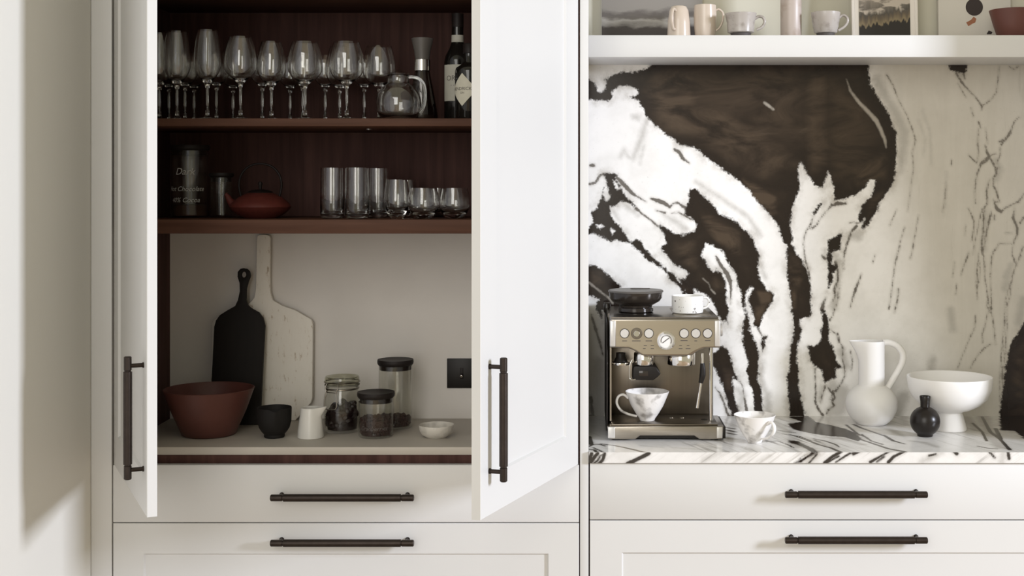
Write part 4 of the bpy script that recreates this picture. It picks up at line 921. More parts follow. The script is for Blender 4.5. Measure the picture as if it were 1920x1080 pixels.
# wine bottle
Y = 0.22; k_ = kk(Y)
wb_ = thing('wine_bottle', (PX(858, Y), Y, Z1 + 0.0003), 'tall dark wine bottle with pale neck band and rectangular paper label', 'bottle')
MB().lathe([(0, 0), (0.036, 0), (0.0375, 0.003), (0.0375, 0.165), (0.034, 0.182), (0.022, 0.205), (0.0165, 0.222), (0.0155, 0.295), (0, 0.297)], 40).build('body', 'bottle', wb_, smooth=50)
MB().lathe([(0.0168, 0.214), (0.0172, 0.2145), (0.0168, 0.2395), (0.0160, 0.240)], 36).build('neck_label', 'label', wb_, smooth=50)
MB().lathe([(0.0160, 0.262), (0.0166, 0.2625), (0.0166, 0.3), (0, 0.3015)], 36).build('capsule', 'iron', wb_, smooth=50)
lab = wrap_label([(-0.043, -0.05), (0.043, -0.05), (0.043, 0.05), (-0.043, 0.05)], 0.0378, 'label', 'label', wb_, 0.106)
text_mesh('lettering', 'ORNO', 0.020, 'ink', lab, on_cyl(0.0384, 0.118))
text_mesh('lettering', 'WINE  BLEND'.replace('WINE  BLEND', '- - - - -'), 0.012, 'ink', lab, on_cyl(0.0384, 0.100))

# gin bottle, squat and ribbed, diamond label
Y = 0.11; k_ = kk(Y)
gb = thing('squat_bottle', (PX(880, Y), Y, Z1 + 0.0003), 'squat black bottle with cream diamond label half hidden by the right door', 'bottle')
MB().lathe([(0, 0), (0.036, 0), (0.0385, 0.003), (0.0385, 0.130), (0.036, 0.139), (0.020, 0.150), (0.0155, 0.156), (0.0150, 0.186), (0, 0.188)], 40).build('body', 'bottle', gb, smooth=45)
MB().lathe([(0.0155, 0.178), (0.018, 0.179), (0.018, 0.203), (0.016, 0.205), (0, 0.205)], 30).build('stopper', 'iron', gb, smooth=45)
for i in range(14):
    a = 2 * math.pi * i / 14
    MB().box(0.0380, 0.0388, -0.0014, 0.0014, 0.006, 0.126, T=Matrix.Rotation(a, 4, 'Z')).build('rib', 'bottle', gb)
lab = wrap_label([(-0.040, 0.0), (0.0, -0.044), (0.040, 0.0), (0.0, 0.044)], 0.0391, 'label', 'label2', gb, 0.079, math.radians(-114))
text_mesh('lettering', "HENDRICK'S", 0.0125, 'ink', lab, on_cyl(0.0398, 0.081, math.radians(-114)))
text_mesh('lettering', 'GIN', 0.007, 'ink', lab, on_cyl(0.0398, 0.070, math.radians(-114)))

# ------------------------------------------------------------------ middle shelf
def jar(name, loc, label, r, h, lid_h, text=None, ink='chalk', fill=None, fillm=None, lidr=None, chunk=None):
    t = thing(name, loc, label, 'jar')
    w = 0.0018
    MB().lathe([(0, 0), (r - 0.004, 0), (r, 0.004), (r, h), (r - w, h), (r - w, 0.008), (r - 0.006, 0.005), (0, 0.005)], 44).build('glass_body', 'jar_glass', t, smooth=50)
    lr = lidr or r + 0.004
    MB().lathe([(0, h - 0.012), (r - w - 0.0006, h - 0.012), (r - w - 0.0006, h + 0.0005), (lr - 0.004, h + 0.0008), (lr - 0.001, h + 0.004), (lr, h + lid_h * 0.6), (lr - 0.001, h + lid_h), (lr - 0.006, h + lid_h - 0.001), (0, h + lid_h - 0.003)], 44).build('lid', 'lidblack', t, smooth=35)
    if fill:
        rr = r - w - 0.0008
        if chunk:
            mb = MB(); rnd = random.Random(int(r * 1e5 + h * 1e4))
            mb.lathe([(0, 0.0058), (rr * 0.88, 0.0058), (rr * 0.88, fill * 0.86), (0, fill * 0.9)], 24)
            for i in range(chunk[0]):
                a = rnd.uniform(0, 2 * math.pi); s_ = chunk[1] * rnd.uniform(0.8, 1.2)
                if i % 4 == 0: rad = (rr - s_) * math.sqrt(rnd.random()); z = fill - s_ * rnd.uniform(0, 0.8)
                else: rad = rr - s_ * 1.02; z = 0.006 + s_ + (fill - 0.006 - s_ * 1.6) * rnd.random()
                T = Matrix.Translation((rad * math.cos(a), rad * math.sin(a), z)) @ Matrix.Rotation(rnd.uniform(0, 6), 4, 'Z') @ Matrix.Rotation(rnd.uniform(-0.7, 0.7), 4, 'X')
                mb.lathe([(0, -s_ * 0.8), (s_ * 0.8, -s_ * 0.45), (s_, 0), (s_ * 0.75, s_ * 0.5), (0, s_ * 0.8)], 8, T)
            f = mb.build('contents', fillm, t, smooth=60); f['kind'] = 'stuff'
        else:
            MB().lathe([(0, 0.0058), (rr, 0.0058), (rr, fill), (rr * 0.5, fill * 1.06), (0, fill * 1.02)], 30).build('contents', fillm, t, smooth=40)
    for body, z, s_ in (text or []):
        text_mesh('lettering', body, s_, ink, t, on_cyl(r + 0.0004, z), shear=0.3)
    return t
M['lidblack'] = mat('black_jar_lid', (0.015, 0.011, 0.0095), 0.5, spec=0.25, var=0.15, scale=30)

Y = 0.27
jar('storage_jar', (PX(356, Y), Y, Z2 + 0.0003), 'tall jar with dark lid and white handwriting on the middle shelf', 0.0505, 0.187, 0.016,
    text=[('Dark', 0.128, 0.027), ('Hot Chocolate', 0.080, 0.0185), ('40% Cocoa', 0.049, 0.0185)], fill=0.035, fillm='cocoa')
Y = 0.26
jar('storage_jar', (PX(415, Y), Y, Z2 + 0.0003), 'small empty lidded jar between the handwritten jar and the red teapot', 0.0305, 0.112, 0.013, lidr=0.0345)

# teapot
Y = 0.20
tp = thing('teapot', (PX(488, Y), Y, Z2 + 0.0003), 'low red cast iron teapot with black hoop handle', 'teapot')
MB().lathe([(0, 0), (0.045, 0), (0.050, 0.003), (0.066, 0.012), (0.079, 0.024), (0.0835, 0.031), (0.0825, 0.035), (0.075, 0.044), (0.058, 0.058), (0.042, 0.066), (0.034, 0.068), (0.033, 0.069), (0, 0.070)], 56).build('body', 'teapot', tp, smooth=30)
MB().tube([(-0.070, 0, 0.034), (-0.082, 0, 0.046), (-0.092, 0, 0.062), (-0.096, 0, 0.066)], [0.015, 0.010, 0.0065, 0.006], 14).build('spout', 'teapot', tp, smooth=50)
ld = MB().lathe([(0, 0.0702), (0.033, 0.0702), (0.034, 0.0725), (0.025, 0.076), (0.010, 0.079), (0, 0.080)], 36).build('lid', 'iron', tp, smooth=40)
MB().lathe([(0, 0.079), (0.004, 0.079), (0.005, 0.090), (0.0065, 0.096), (0.004, 0.100), (0, 0.1005)], 20).build('knob', 'iron', ld, smooth=50)
MB().tube([(-0.052, 0, 0.058), (-0.056, 0, 0.072), (-0.0585, 0, 0.095), (-0.051, 0, 0.122), (-0.030, 0, 0.143), (0, 0, 0.150), (0.030, 0, 0.143), (0.051, 0, 0.122), (0.0585, 0, 0.095), (0.056, 0, 0.072), (0.052, 0, 0.058)], 0.0031, 10).build('handle', 'iron', tp, smooth=60)

def tumbler(r0, r1, h, foot):
    t = 0.0016
    out = [(0, 0), (r0 * 0.80, 0), (r0 * 0.93, foot * 0.25), (r0, foot), (r0 * 0.99, h * 0.5), (r1, h)]
    return MB().lathe(out + [(r1 - t, h), (r0 * 0.99 - t, h * 0.5), (r0 - t * 1.3, foot + 0.004), (r0 * 0.8, foot * 0.6 + 0.004), (0, foot * 0.5 + 0.003)], 40)
def stemless(r, rim, h):
    t = 0.0014
    o_ = [(0, 0), (r * 0.52, 0), (r * 0.75, h * 0.14), (r * 0.95, h * 0.34), (r, h * 0.46), (r * 0.97, h * 0.7), (rim, h)]
    return MB().lathe(o_ + [(rim - t, h), (r * 0.97 - t, h * 0.7), (r - t, h * 0.46), (r * 0.92, h * 0.34), (r * 0.7, h * 0.17), (0, h * 0.08)], 40)
tum = {'tall': tumbler(0.0325, 0.0315, 0.138, 0.012), 'mid': stemless(0.0345, 0.028, 0.106), 'low': stemless(0.0435, 0.036, 0.083)}
tmesh = {}
for px, Y, kd, lb in [(623, 0.16, 'tall', 'leftmost tall straight tumbler on the middle shelf'), (669, 0.13, 'tall', 'tall straight tumbler second from the left'), (708, 0.24, 'tall', 'tall straight tumbler set back beside the shorter glasses'),
                      (744, 0.16, 'mid', 'medium rounded tumbler between the tall and the low glasses'), (794, 0.12, 'low', 'low rounded glass left of the last one on the middle shelf'), (852, 0.15, 'low', 'low rounded glass at the right end beside the open door'),
                      (765, 0.32, 'mid', 'medium rounded tumbler in the back row'), (822, 0.33, 'low', 'low rounded glass in the back row')]:
    if kd not in tmesh:
        o = tum[kd].build('tumbler', 'glass', None, smooth=60); tmesh[kd] = o.data
    else:
        o = bpy.data.objects.new('tumbler', tmesh[kd]); COL.objects.link(o)
    o.location = (PX(px, Y), Y, Z2 + 0.0003)
    tag(o, lb, 'tumbler', 'drinking glasses on the middle shelf')

# ------------------------------------------------------------------ cupboard worktop
zc = ZC + 0.0003
Y = 0.205
tag(MB().lathe([(0, 0), (0.068, 0), (0.073, 0.003), (0.080, 0.020), (0.100, 0.065), (0.121, 0.124), (0.1225, 0.127), (0.1195, 0.128), (0.117, 0.124), (0.096, 0.066), (0.074, 0.016), (0.064, 0.010), (0, 0.010)], 64).build('fruit_bowl', 'terracotta', None, (PX(392, Y), Y, zc), 40),
    'wide oxblood red ceramic bowl in front of the chopping boards', 'bowl')
# bread boards
def board(poly, hole, t, name, m, loc, tilt, rz=0.0):
    bm = bmesh.new()
    outer = [bm.verts.new((x, 0, z)) for x, z in poly]
    eds = [bm.edges.new((outer[i], outer[(i + 1) % len(outer)])) for i in range(len(outer))]
    if hole:
        (hx, hz, hr) = hole
        inner = [bm.verts.new((hx + hr * math.cos(2 * math.pi * i / 18), 0, hz + hr * 1.25 * math.sin(2 * math.pi * i / 18))) for i in range(18)]
        eds += [bm.edges.new((inner[i], inner[(i + 1) % 18])) for i in range(18)]
    bmesh.ops.triangle_fill(bm, use_beauty=True, edges=eds)
    fs = list(bm.faces)
    r = bmesh.ops.extrude_face_region(bm, geom=fs)
    for e in r['geom']:
        if isinstance(e, bmesh.types.BMVert): e.co.y += t
    bmesh.ops.recalc_face_normals(bm, faces=list(bm.faces))
    ed = [e for e in bm.edges if len(e.link_faces) == 2 and abs(e.calc_face_angle(0) - math.pi / 2) < 0.3 and abs(e.verts[0].co.y - e.verts[1].co.y) < 1e-5]
    bmesh.ops.bevel(bm, geom=ed, offset=0.0022, segments=2, profile=0.5, affect='EDGES')
    me = bpy.data.meshes.new(name); bm.to_mesh(me); bm.free()
    me.polygons.foreach_set('use_smooth', [True] * len(me.polygons)); me.set_sharp_from_angle(angle=math.radians(35))
    me.materials.append(M[m])
    o = bpy.data.objects.new(name, me); COL.objects.link(o); o.location = loc; o.rotation_euler = (tilt, 0, rz)
    return o
def smooth_poly(pts, n=5):
    out = []
    N_ = len(pts)
    for i in range(N_):
        p0, p1, p2, p3 = (Vector(pts[(i + d_) % N_]) for d_ in (-1, 0, 1, 2))
        for k2 in range(n):
            u = k2 / n
            out.append(tuple(0.5 * ((2 * p1) + (-p0 + p2) * u + (2 * p0 - 5 * p1 + 4 * p2 - p3) * u * u + (-p0 + 3 * p1 - 3 * p2 + p3) * u ** 3)))
    return out
Yw = 0.415; kw = kk(0.425)
bx = (491 - CX) / kw
hw = lambda px: (px - 491) / kw
zw = lambda py: EZ - (py - CY) / kw - zc
wp = [(hw(428), 0), (hw(555), 0), (hw(584), 0.052), (hw(586.5), 0.066), (hw(587), zw(606)), (hw(583), zw(598)), (hw(553), zw(581)), (hw(530), zw(573)), (hw(512), zw(563)), (hw(507), zw(548)), (hw(506), zw(520)), (hw(507), zw(446)), (hw(504), zw(441)), (hw(496), zw(440)), (hw(486), zw(440)), (hw(482), zw(443)), (hw(481), zw(450)), (hw(480), zw(540)), (hw(477), zw(558)), (hw(463), zw(574)), (hw(432), zw(586)), (hw(402), zw(598)), (hw(398), zw(606)), (hw(397), 0.066), (hw(400), 0.052)]
board(wp, None, 0.018, 'paddle_board', 'wornwhite', (bx, Yw, zc), math.radians(-1.2))
tag(bpy.data.objects['paddle_board'], 'worn white wooden paddle board with long handle leaning on the panel', 'chopping board')
Yk = 0.345; kb = kk(0.37)
bx2 = (446 - CX) / kb
hb = lambda px: (px - 446) / kb
zb_ = lambda py: EZ - (py - CY) / kb - zc
bp_ = [(hb(397), 0.002), (hb(399), 0.0), (hb(489), 0.0), (hb(491), 0.002), (hb(495), zb_(610)), (hb(491), zb_(595)), (hb(483), zb_(585)), (hb(470), zb_(578)), (hb(461), zb_(571)), (hb(458), zb_(560)), (hb(458), zb_(540)), (hb(461), zb_(528)), (hb(465), zb_(516)), (hb(463), zb_(508)), (hb(458), zb_(503)), (hb(452), zb_(502)), (hb(446), zb_(503)), (hb(441), zb_(509)), (hb(441), zb_(518)), (hb(445), zb_(530)), (hb(446), zb_(545)), (hb(443), zb_(562)), (hb(438), zb_(573)), (hb(424), zb_(581)), (hb(410), zb_(590)), (hb(403), zb_(600)), (hb(400), zb_(612))]
board(bp_, (hb(452.5), zb_(514), 4.6 / kb), 0.015, 'chopping_board', 'blackboard', (bx2, Yk, zc), math.radians(-6.5))
tag(bpy.data.objects['chopping_board'], 'black wooden chopping board with a hole in its handle', 'chopping board')

# black pourer with pinched lip
def pinch(mb, ang, z0, amt, width=0.35, lift=0.0):
    out = []
    for x, y, z in mb.v:
        r = math.hypot(x, y)
        if r > 1e-4 and z > z0:
            a = math.atan2(y, x); d_ = (a - ang + math.pi) % (2 * math.pi) - math.pi
            zt = max(v[2] for v in mb.v)
            wgt = math.exp(-(d_ / width) ** 2) * ((z - z0) / (zt - z0)) ** 1.5
            x += math.cos(ang) * amt * wgt; y += math.sin(ang) * amt * wgt; z += lift * wgt
        out.append((x, y, z))
    mb.v = out
    return mb
Y = 0.165
p_ = MB().lathe([(0, 0), (0.026, 0), (0.028, 0.003), (0.0275, 0.009), (0.034, 0.016), (0.041, 0.027), (0.0455, 0.045), (0.0465, 0.080), (0.0455, 0.082), (0.044, 0.080), (0.043, 0.046), (0.036, 0.024), (0, 0.016)], 64)
tag(pinch(p_, math.radians(-75), 0.055, 0.008, 0.22, -0.006).build('pouring_bowl', 'blackclay', None, (PX(514.5, Y), Y, zc), 45), 'small matt black pouring bowl with a pinched lip', 'bowl')
# white creamer
Y = 0.16
c_ = MB().lathe([(0, 0), (0.0335, 0), (0.0355, 0.002), (0.0345, 0.02), (0.029, 0.060), (0.0265, 0.080), (0.0255, 0.082), (0.0235, 0.080), (0.026, 0.060), (0.031, 0.02), (0, 0.006)], 64)
tag(pinch(c_, math.radians(-12), 0.052, 0.022, 0.42, 0.004).build('creamer', 'creamer', None, (PX(582.5, Y), Y, zc), 45), 'small white porcelain creamer with a pulled spout', 'creamer')

# clip-top jar
Y = 0.253
cj = thing('clip_top_jar', (PX(641.5, Y), Y, zc), 'clip-top preserving jar of dark pods behind the white creamer', 'jar', rz=math.radians(-22))
MB().lathe([(0, 0), (0.045, 0), (0.050, 0.005), (0.0515, 0.02), (0.0515, 0.088), (0.049, 0.104), (0.0445, 0.116), (0.0445, 0.128), (0.042, 0.128), (0.042, 0.115), (0.047, 0.102), (0.049, 0.088), (0.049, 0.022), (0.046, 0.009), (0, 0.007)], 48).build('glass_body', 'jar_glass', cj, smooth=50)
MB().lathe([(0.043, 0.1285), (0.0485, 0.1287), (0.0488, 0.132), (0.043, 0.1325)], 44).build('rubber_seal', mat('grey_rubber', (0.20, 0.19, 0.155), 0.6), cj, smooth=30)
MB().lathe([(0, 0.133), (0.0455, 0.133), (0.048, 0.137), (0.0475, 0.150), (0.0455, 0.154), (0.042, 0.153), (0.040, 0.149), (0, 0.147)], 44).build('lid', glass('green_glass', (0.80, 0.80, 0.72), 0.06, 3.5, 0.7), cj, smooth=50)
cl = MB().lathe([(0.0462, 0.1185), (0.0478, 0.1195), (0.0478, 0.1225), (0.0462, 0.1235), (0.0450, 0.121)], 44).build('wire_band', 'steel', cj, smooth=60)
MB().lathe([(0.0495, 0.1375), (0.0508, 0.1390), (0.0495, 0.1405), (0.0482, 0.139)], 44).build('wire_band', 'steel', cj, smooth=60)
MB().tube([(-0.018, -0.048, 0.139), (-0.020, -0.053, 0.128), (-0.016, -0.056, 0.112), (-0.019, -0.058, 0.095), (-0.019, -0.060, 0.075), (-0.010, -0.062, 0.070), (0.010, -0.062, 0.070), (0.019, -0.060, 0.075), (0.019, -0.058, 0.095), (0.016, -0.056, 0.112), (0.020, -0.053, 0.128), (0.018, -0.048, 0.139)], 0.0015, 8).build('clip', 'steel', cj, smooth=60)
MB().tube([(-0.014, -0.046, 0.121), (-0.014, -0.056, 0.116), (0.014, -0.056, 0.116), (0.014, -0.046, 0.121)], 0.0015, 8).build('clip', 'steel', cj, smooth=60)
mb = MB(); rnd = random.Random(3)
mb.lathe([(0, 0.0075), (0.040, 0.0075), (0.042, 0.02), (0.042, 0.060), (0, 0.066)], 24)
for i in range(46):
    s_ = rnd.uniform(0.011, 0.0145); a = rnd.uniform(0, 6.283)
    if i < 14: rad = 0.034 * math.sqrt(rnd.random()); z = 0.066 + rnd.uniform(-0.004, 0.008)
    else: rad = 0.0478 - s_; z = rnd.uniform(0.008 + s_, 0.068)
    T = Matrix.Translation((rad * math.cos(a), rad * math.sin(a), z)) @ Matrix.Rotation(rnd.uniform(0, 6), 4, 'Z') @ Matrix.Rotation(rnd.uniform(-1, 1), 4, 'X')
    mb.lathe([(0, -s_ * 0.6), (s_ * 0.8, -s_ * 0.5), (s_, 0), (s_ * 0.8, s_ * 0.5), (0, s_ * 0.6)], 12, T)
f = mb.build('contents', 'pods', cj, smooth=40); f['kind'] = 'stuff'

Y = 0.178
jar('berry_jar', (PX(705, Y), Y, zc), 'short glass jar of dried berries with black lid, nearest the front', 0.0475, 0.106, 0.016, text=[('Cranberries', 0.028, 0.0165)], ink='chalk_faint', fill=0.054, fillm='berries', chunk=(230, 0.0055), lidr=0.0515)
Y = 0.313
jar('berry_jar', (PX(741.5, Y), Y, zc), 'tall glass jar with black lid and a little dried fruit, behind the short jar', 0.0475, 0.176, 0.017, fill=0.034, fillm='berries', chunk=(150, 0.0055), lidr=0.0515)
Y = 0.165
tag(MB().lathe([(0, 0), (0.027, 0), (0.029, 0.002), (0.040, 0.008), (0.0465, 0.019), (0.0485, 0.032), (0.0475, 0.0345), (0.0455, 0.033), (0.043, 0.020), (0.034, 0.011), (0, 0.008)], 56).build('pinch_bowl', 'stonebowl', None, (PX(818.5, Y), Y, zc), 45),
    'small shallow pale stone pinch bowl near the right door', 'bowl')
# switch plate
k_ = kk(YL)
sx, sz = PX(866, YL), PZ(699.5, YL)
sw = thing('switch_plate', (sx, YL - 0.0002, sz), 'square black toggle switch plate on the pale panel', 'switch')
MB().box(-0.0435, 0.0435, -0.006, 0.0, -0.0435, 0.0435, 0.0012).build('plate', 'blackplastic', sw)
MB().box(-0.005, 0.005, -0.0072, -0.006, -0.016, 0.016, 0.0004).build('toggle_slot', 'iron', sw)
MB().cyl((0, -0.006, -0.002), (0, -0.017, -0.008), 0.0034, 14, 0.0046, 0.001).build('toggle', 'chrome', sw)

# ------------------------------------------------------------------ coffee machine
YM = 0.15
zt = ZW + 0.0003
def mx(px): return PX(px, YM)
mxc = (mx(1143) + mx(1351)) / 2
cm = thing('espresso_machine', (mxc, YM, zt), 'brushed steel espresso machine with bean hopper and pressure gauge', 'coffee machine')
hwm = (mx(1351) - mx(1143)) / 2              # half width
zh0 = PZ(652, YM) - zt; zh1 = PZ(598, YM) - zt; zlow = PZ(668, YM) - zt
def lx(px): return mx(px) - mxc
# head: front outline with a belly in the middle
poly = [(-hwm, zh0), (lx(1178), zh0 - 0.001), (lx(1190), zh0 - 0.008), (lx(1203), zlow + 0.003), (lx(1212), zlow), (lx(1285), zlow), (lx(1298), zlow + 0.003), (lx(1310), zh0 - 0.008), (lx(1322), zh0 - 0.001), (hwm, zh0), (hwm, zh1 - 0.006), (hwm - 0.006, zh1), (-hwm + 0.006, zh1), (-hwm, zh1 - 0.006)]
MB().prism(poly, 0.0, 0.30, bev=0.004).build('head', 'steel', cm, smooth=45)
pp = [(lx(1155), zh0 + 0.004), (lx(1180), zh0 + 0.003), (lx(1193), zh0 - 0.006), (lx(1206), zlow + 0.006), (lx(1290), zlow + 0.006), (lx(1303), zh0 - 0.006), (lx(1318), zh0 + 0.003), (lx(1339), zh0 + 0.004), (lx(1339), zh1 - 0.005), (lx(1155), zh1 - 0.005)]
MB().prism(pp, -0.0015, 0.002).build('control_panel', 'steel_warm', cm, smooth=30)
def pz(py): return PZ(py, YM) - zt
for xa_, xb_ in ((1143.3, 1154.3), (1339.7, 1350.7)):
    MB().box(lx(xa_), lx(xb_), -0.0015, 0.010, zh0 + 0.003, zh1 - 0.004, 0.003, seg=3).build('panel_edge_highlight', 'button', cm)  # lighter strips added as the bright highlights down both head edges
for bxp in (1171, 1216.5, 1282.5, 1304.5, 1326.5):
    b0 = MB().cyl((lx(bxp), -0.001, pz(625)), (lx(bxp), -0.004, pz(625)), 0.0118, 28, bev=0.0008).build('button', 'button', cm, smooth=40)
    MB().lathe([(0.0118, 0), (0.0132, 0), (0.0132, 0.0022), (0.0118, 0.0022)], 28, Matrix.Translation((lx(bxp), -0.0012, pz(625))) @ Matrix.Rotation(math.radians(90), 4, 'X')).build('button_ring', 'iron', b0, smooth=30)
kn = MB().cyl((lx(1193.5), -0.001, pz(625)), (lx(1193.5), -0.005, pz(625)), 0.0155, 28, bev=0.001).build('grind_knob', 'steel_dark', cm, smooth=40)
MB().cyl((lx(1193.5), -0.005, pz(625)), (lx(1193.5), -0.014, pz(625)), 0.0095, 24, 0.0085, 0.001).build('knob_cap', 'chrome', kn, smooth=40)
ga = MB().lathe([(0.0205, 0), (0.0245, 0.001), (0.0245, 0.006), (0.0205, 0.009), (0.0195, 0.006)], 40, Matrix.Translation((lx(1249), -0.001, pz(638.5))) @ Matrix.Rotation(math.radians(90), 4, 'X')).build('gauge', 'chrome', cm, smooth=40)
MB().cyl((lx(1249), -0.0015, pz(638.5)), (lx(1249), -0.0045, pz(638.5)), 0.0205, 36).build('gauge_face', 'dial', ga)
arc = [(lx(1249) + 0.014 * math.cos(a), -0.005, pz(638.5) + 0.014 * math.sin(a)) for a in [math.radians(200 - 11.5 * i) for i in range(21)]]
MB().tube(arc, 0.0009, 6, smooth=0).build('gauge_scale', 'ink', ga)
MB().cyl((lx(1249) - 0.010, -0.0055, pz(638.5) - 0.006), (lx(1249) + 0.008, -0.0055, pz(638.5) + 0.0075), 0.0009, 8).build('gauge_needle', 'ink', ga)
mark = [(1171, 639, 9), (1193, 639, 16), (1216.5, 639, 12), (1210, 648, 6), (1223, 648, 6), (1208, 653.5, 5), (1223, 653.5, 6), (1282.5, 638.5, 13), (1304.5, 639, 5), (1327, 638.5, 10), (1276, 648, 5), (1290, 648, 5), (1276, 653.5, 7), (1290, 653.5, 9)]
for x, y, w_ in mark:
    MB().box(lx(x) - w_ / 2 / kk(YM), lx(x) + w_ / 2 / kk(YM), -0.0019, -0.0014, pz(y) - 0.0009, pz(y) + 0.0009).build('panel_marking', 'ink', cm, smooth=0)
# top plate, back body
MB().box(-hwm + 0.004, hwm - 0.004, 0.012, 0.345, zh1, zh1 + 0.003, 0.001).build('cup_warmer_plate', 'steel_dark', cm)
for i in range(7):
    MB().box(0.03, hwm - 0.02, 0.06 + i * 0.036, 0.064 + i * 0.036, zh1 + 0.003, zh1 + 0.0042).build('warmer_rib', 'steel', cm, smooth=0)
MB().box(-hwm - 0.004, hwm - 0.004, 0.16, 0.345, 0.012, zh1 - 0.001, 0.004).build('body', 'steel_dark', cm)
MB().box(-hwm - 0.009, -hwm - 0.0045, 0.02, 0.34, 0.02, zh1 - 0.01, 0.003).build('side_panel', 'blackplastic', cm)
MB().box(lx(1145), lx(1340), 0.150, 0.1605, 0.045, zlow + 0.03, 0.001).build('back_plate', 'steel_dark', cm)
MB().box(-hwm - 0.012, -hwm + 0.008, 0.29, 0.35, zh1 - 0.012, zh1 + 0.016, 0.004).build('tank_handle', 'smoke', cm)
MB().cyl((hwm - 0.002, 0.06, pz(623)), (hwm + 0.012, 0.06, pz(623)), 0.0175, 28, bev=0.002).build('steam_dial', 'button', cm, smooth=40)
# columns
MB().cyl((lx(1336), 0.05, 0.045), (lx(1336), 0.05, zh0 + 0.01), 0.0048, 16).build('column', 'chrome', cm)
MB().box(lx(1144), lx(1147), 0.04, 0.155, 0.045, zh0 + 0.005).build('column', 'steel', cm)
# group head and grinder outlet
for name, cxp, r_, yy in (('grinder_outlet', 1208.5, 0.0270, 0.055), ('group_head', 1280.5, 0.0385, 0.06)):
    h0 = PZ(684, YM + yy) - zt; h1 = zlow + 0.004
    MB().lathe([(0, h0), (r_ - 0.006, h0), (r_ - 0.001, h0 + 0.0015), (r_, h0 + 0.004), (r_, h1 - 0.003), (r_ - 0.002, h1), (0, h1)], 40, Matrix.Translation((lx(cxp), yy, 0))).build(name, 'chrome', cm, smooth=40)
z0 = PZ(684, YM + 0.05) - zt
cr_ = MB().prism([(lx(1187), z0 - 0.039), (lx(1226), z0 - 0.040), (lx(1235), z0 - 0.030), (lx(1240), z0 - 0.022), (lx(1232), z0 - 0.004), (lx(1226), z0 - 0.001), (lx(1191), z0 - 0.001), (lx(1188), z0 - 0.006)], 0.03, 0.12, bev=0.003).build('portafilter_cradle', 'blackplastic', cm, smooth=40)
MB().box(lx(1199), lx(1216), 0.0292, 0.031, z0 - 0.028, z0 - 0.014, 0.0005).build('cradle_badge', 'smoke', cr_)
MB().tube([(lx(1186), 0.02, z0 + 0.018), (lx(1181.5), 0.018, z0 + 0.004), (lx(1181), 0.018, z0 - 0.028), (lx(1184), 0.018, z0 - 0.036), (lx(1192), 0.022, z0 - 0.036)], 0.0016, 8).build('wire_guard', 'chrome', cm, smooth=60)
tm = MB().lathe([(0, 0), (0.0265, 0), (0.0272, 0.002), (0.0265, 0.006), (0.020, 0.008), (0, 0.008)], 36, Matrix.Translation((lx(1165), 0.065, PZ(683, YM + 0.065) - zt))).build('tamper', 'chrome', cm, smooth=40)
MB().lathe([(0, 0.008), (0.019, 0.008), (0.017, 0.014), (0.013, 0.02), (0.013, 0.032), (0, 0.032)], 30, Matrix.Translation((lx(1165), 0.065, PZ(683, YM + 0.065) - zt))).build('tamper_grip', 'blackplastic', tm, smooth=40)
# steam wand
YW = 0.03
def wz(py): return PZ(py, YM + YW) - zt
st = MB().tube([(lx(1319), YW, wz(662)), (lx(1319), YW, wz(684)), (lx(1316.5), YW, wz(715)), (lx(1309), YW, wz(765))], [0.0036, 0.0036, 0.0034, 0.0042], 12).build('steam_wand', 'chrome', cm, smooth=50)
MB().tube([(lx(1319), YW, wz(681)), (lx(1319.5), YW, wz(692)), (lx(1319), YW, wz(704)), (lx(1315.5), YW, wz(718))], [0.006, 0.0078, 0.0085, 0.006], 14).build('wand_grip', 'blackplastic', st, smooth=50)
# drip tray
tz = pz(798); tb = pz(822)
polyt = [(lx(1138), tz), (lx(1142), tb + 0.002), (lx(1145), tb), (lx(1191), tb), (lx(1200), tb + 0.0095), (lx(1301), tb + 0.0095), (lx(1311), tb), (lx(1350), tb), (lx(1354), tb + 0.002), (lx(1356), tz)]
MB().prism(polyt, -0.012, 0.16, bev=0.003).build('drip_tray', 'steel', cm, smooth=45)
for xa_, xb_ in ((1139.5, 1153), (1343, 1354)):
    MB().box(lx(xa_), lx(xb_), -0.0132, -0.006, tb + 0.0025, tz - 0.0015, 0.002, seg=3).build('tray_corner_highlight', 'button', cm)  # lighter strips added as highlights on the rounded tray corners
MB().box(lx(1146), lx(1346), 0.0, 0.148, tz, tz + 0.004, 0.001).build('tray_grille', 'steel_dark', cm)
for xx in (1262, 1283):
    MB().lathe([(0.004, 0), (0.0065, 0), (0.0055, 0.0012), (0.004, 0.0008)], 20, Matrix.Translation((lx(xx), 0.095, tz + 0.004))).build('tray_glint', 'chrome', cm, smooth=40)  # chrome rings added for two bright reflections on the tray
MB().lathe([(0, 0), (0.009, 0), (0.009, 0.0008), (0, 0.001)], 24, Matrix.Translation((lx(1325), 0.07, tz + 0.004))).build('tray_float', 'blackplastic', cm)
MB().box(lx(1354), lx(1360), -0.008, 0.15, tb + 0.001, tz - 0.001, 0.0015).build('tray_end', 'blackplastic', cm)
MB().box(lx(1144), lx(1352), 0.0, 0.345, 0.006, tb + 0.010).build('base_plate', 'blackplastic', cm, smooth=0)
for fx in (1155, 1340):
    for fy in (0.012, 0.31):
        MB().cyl((lx(fx), fy, 0), (lx(fx), fy, 0.0065), 0.011, 20).build('foot', 'blackplastic', cm)
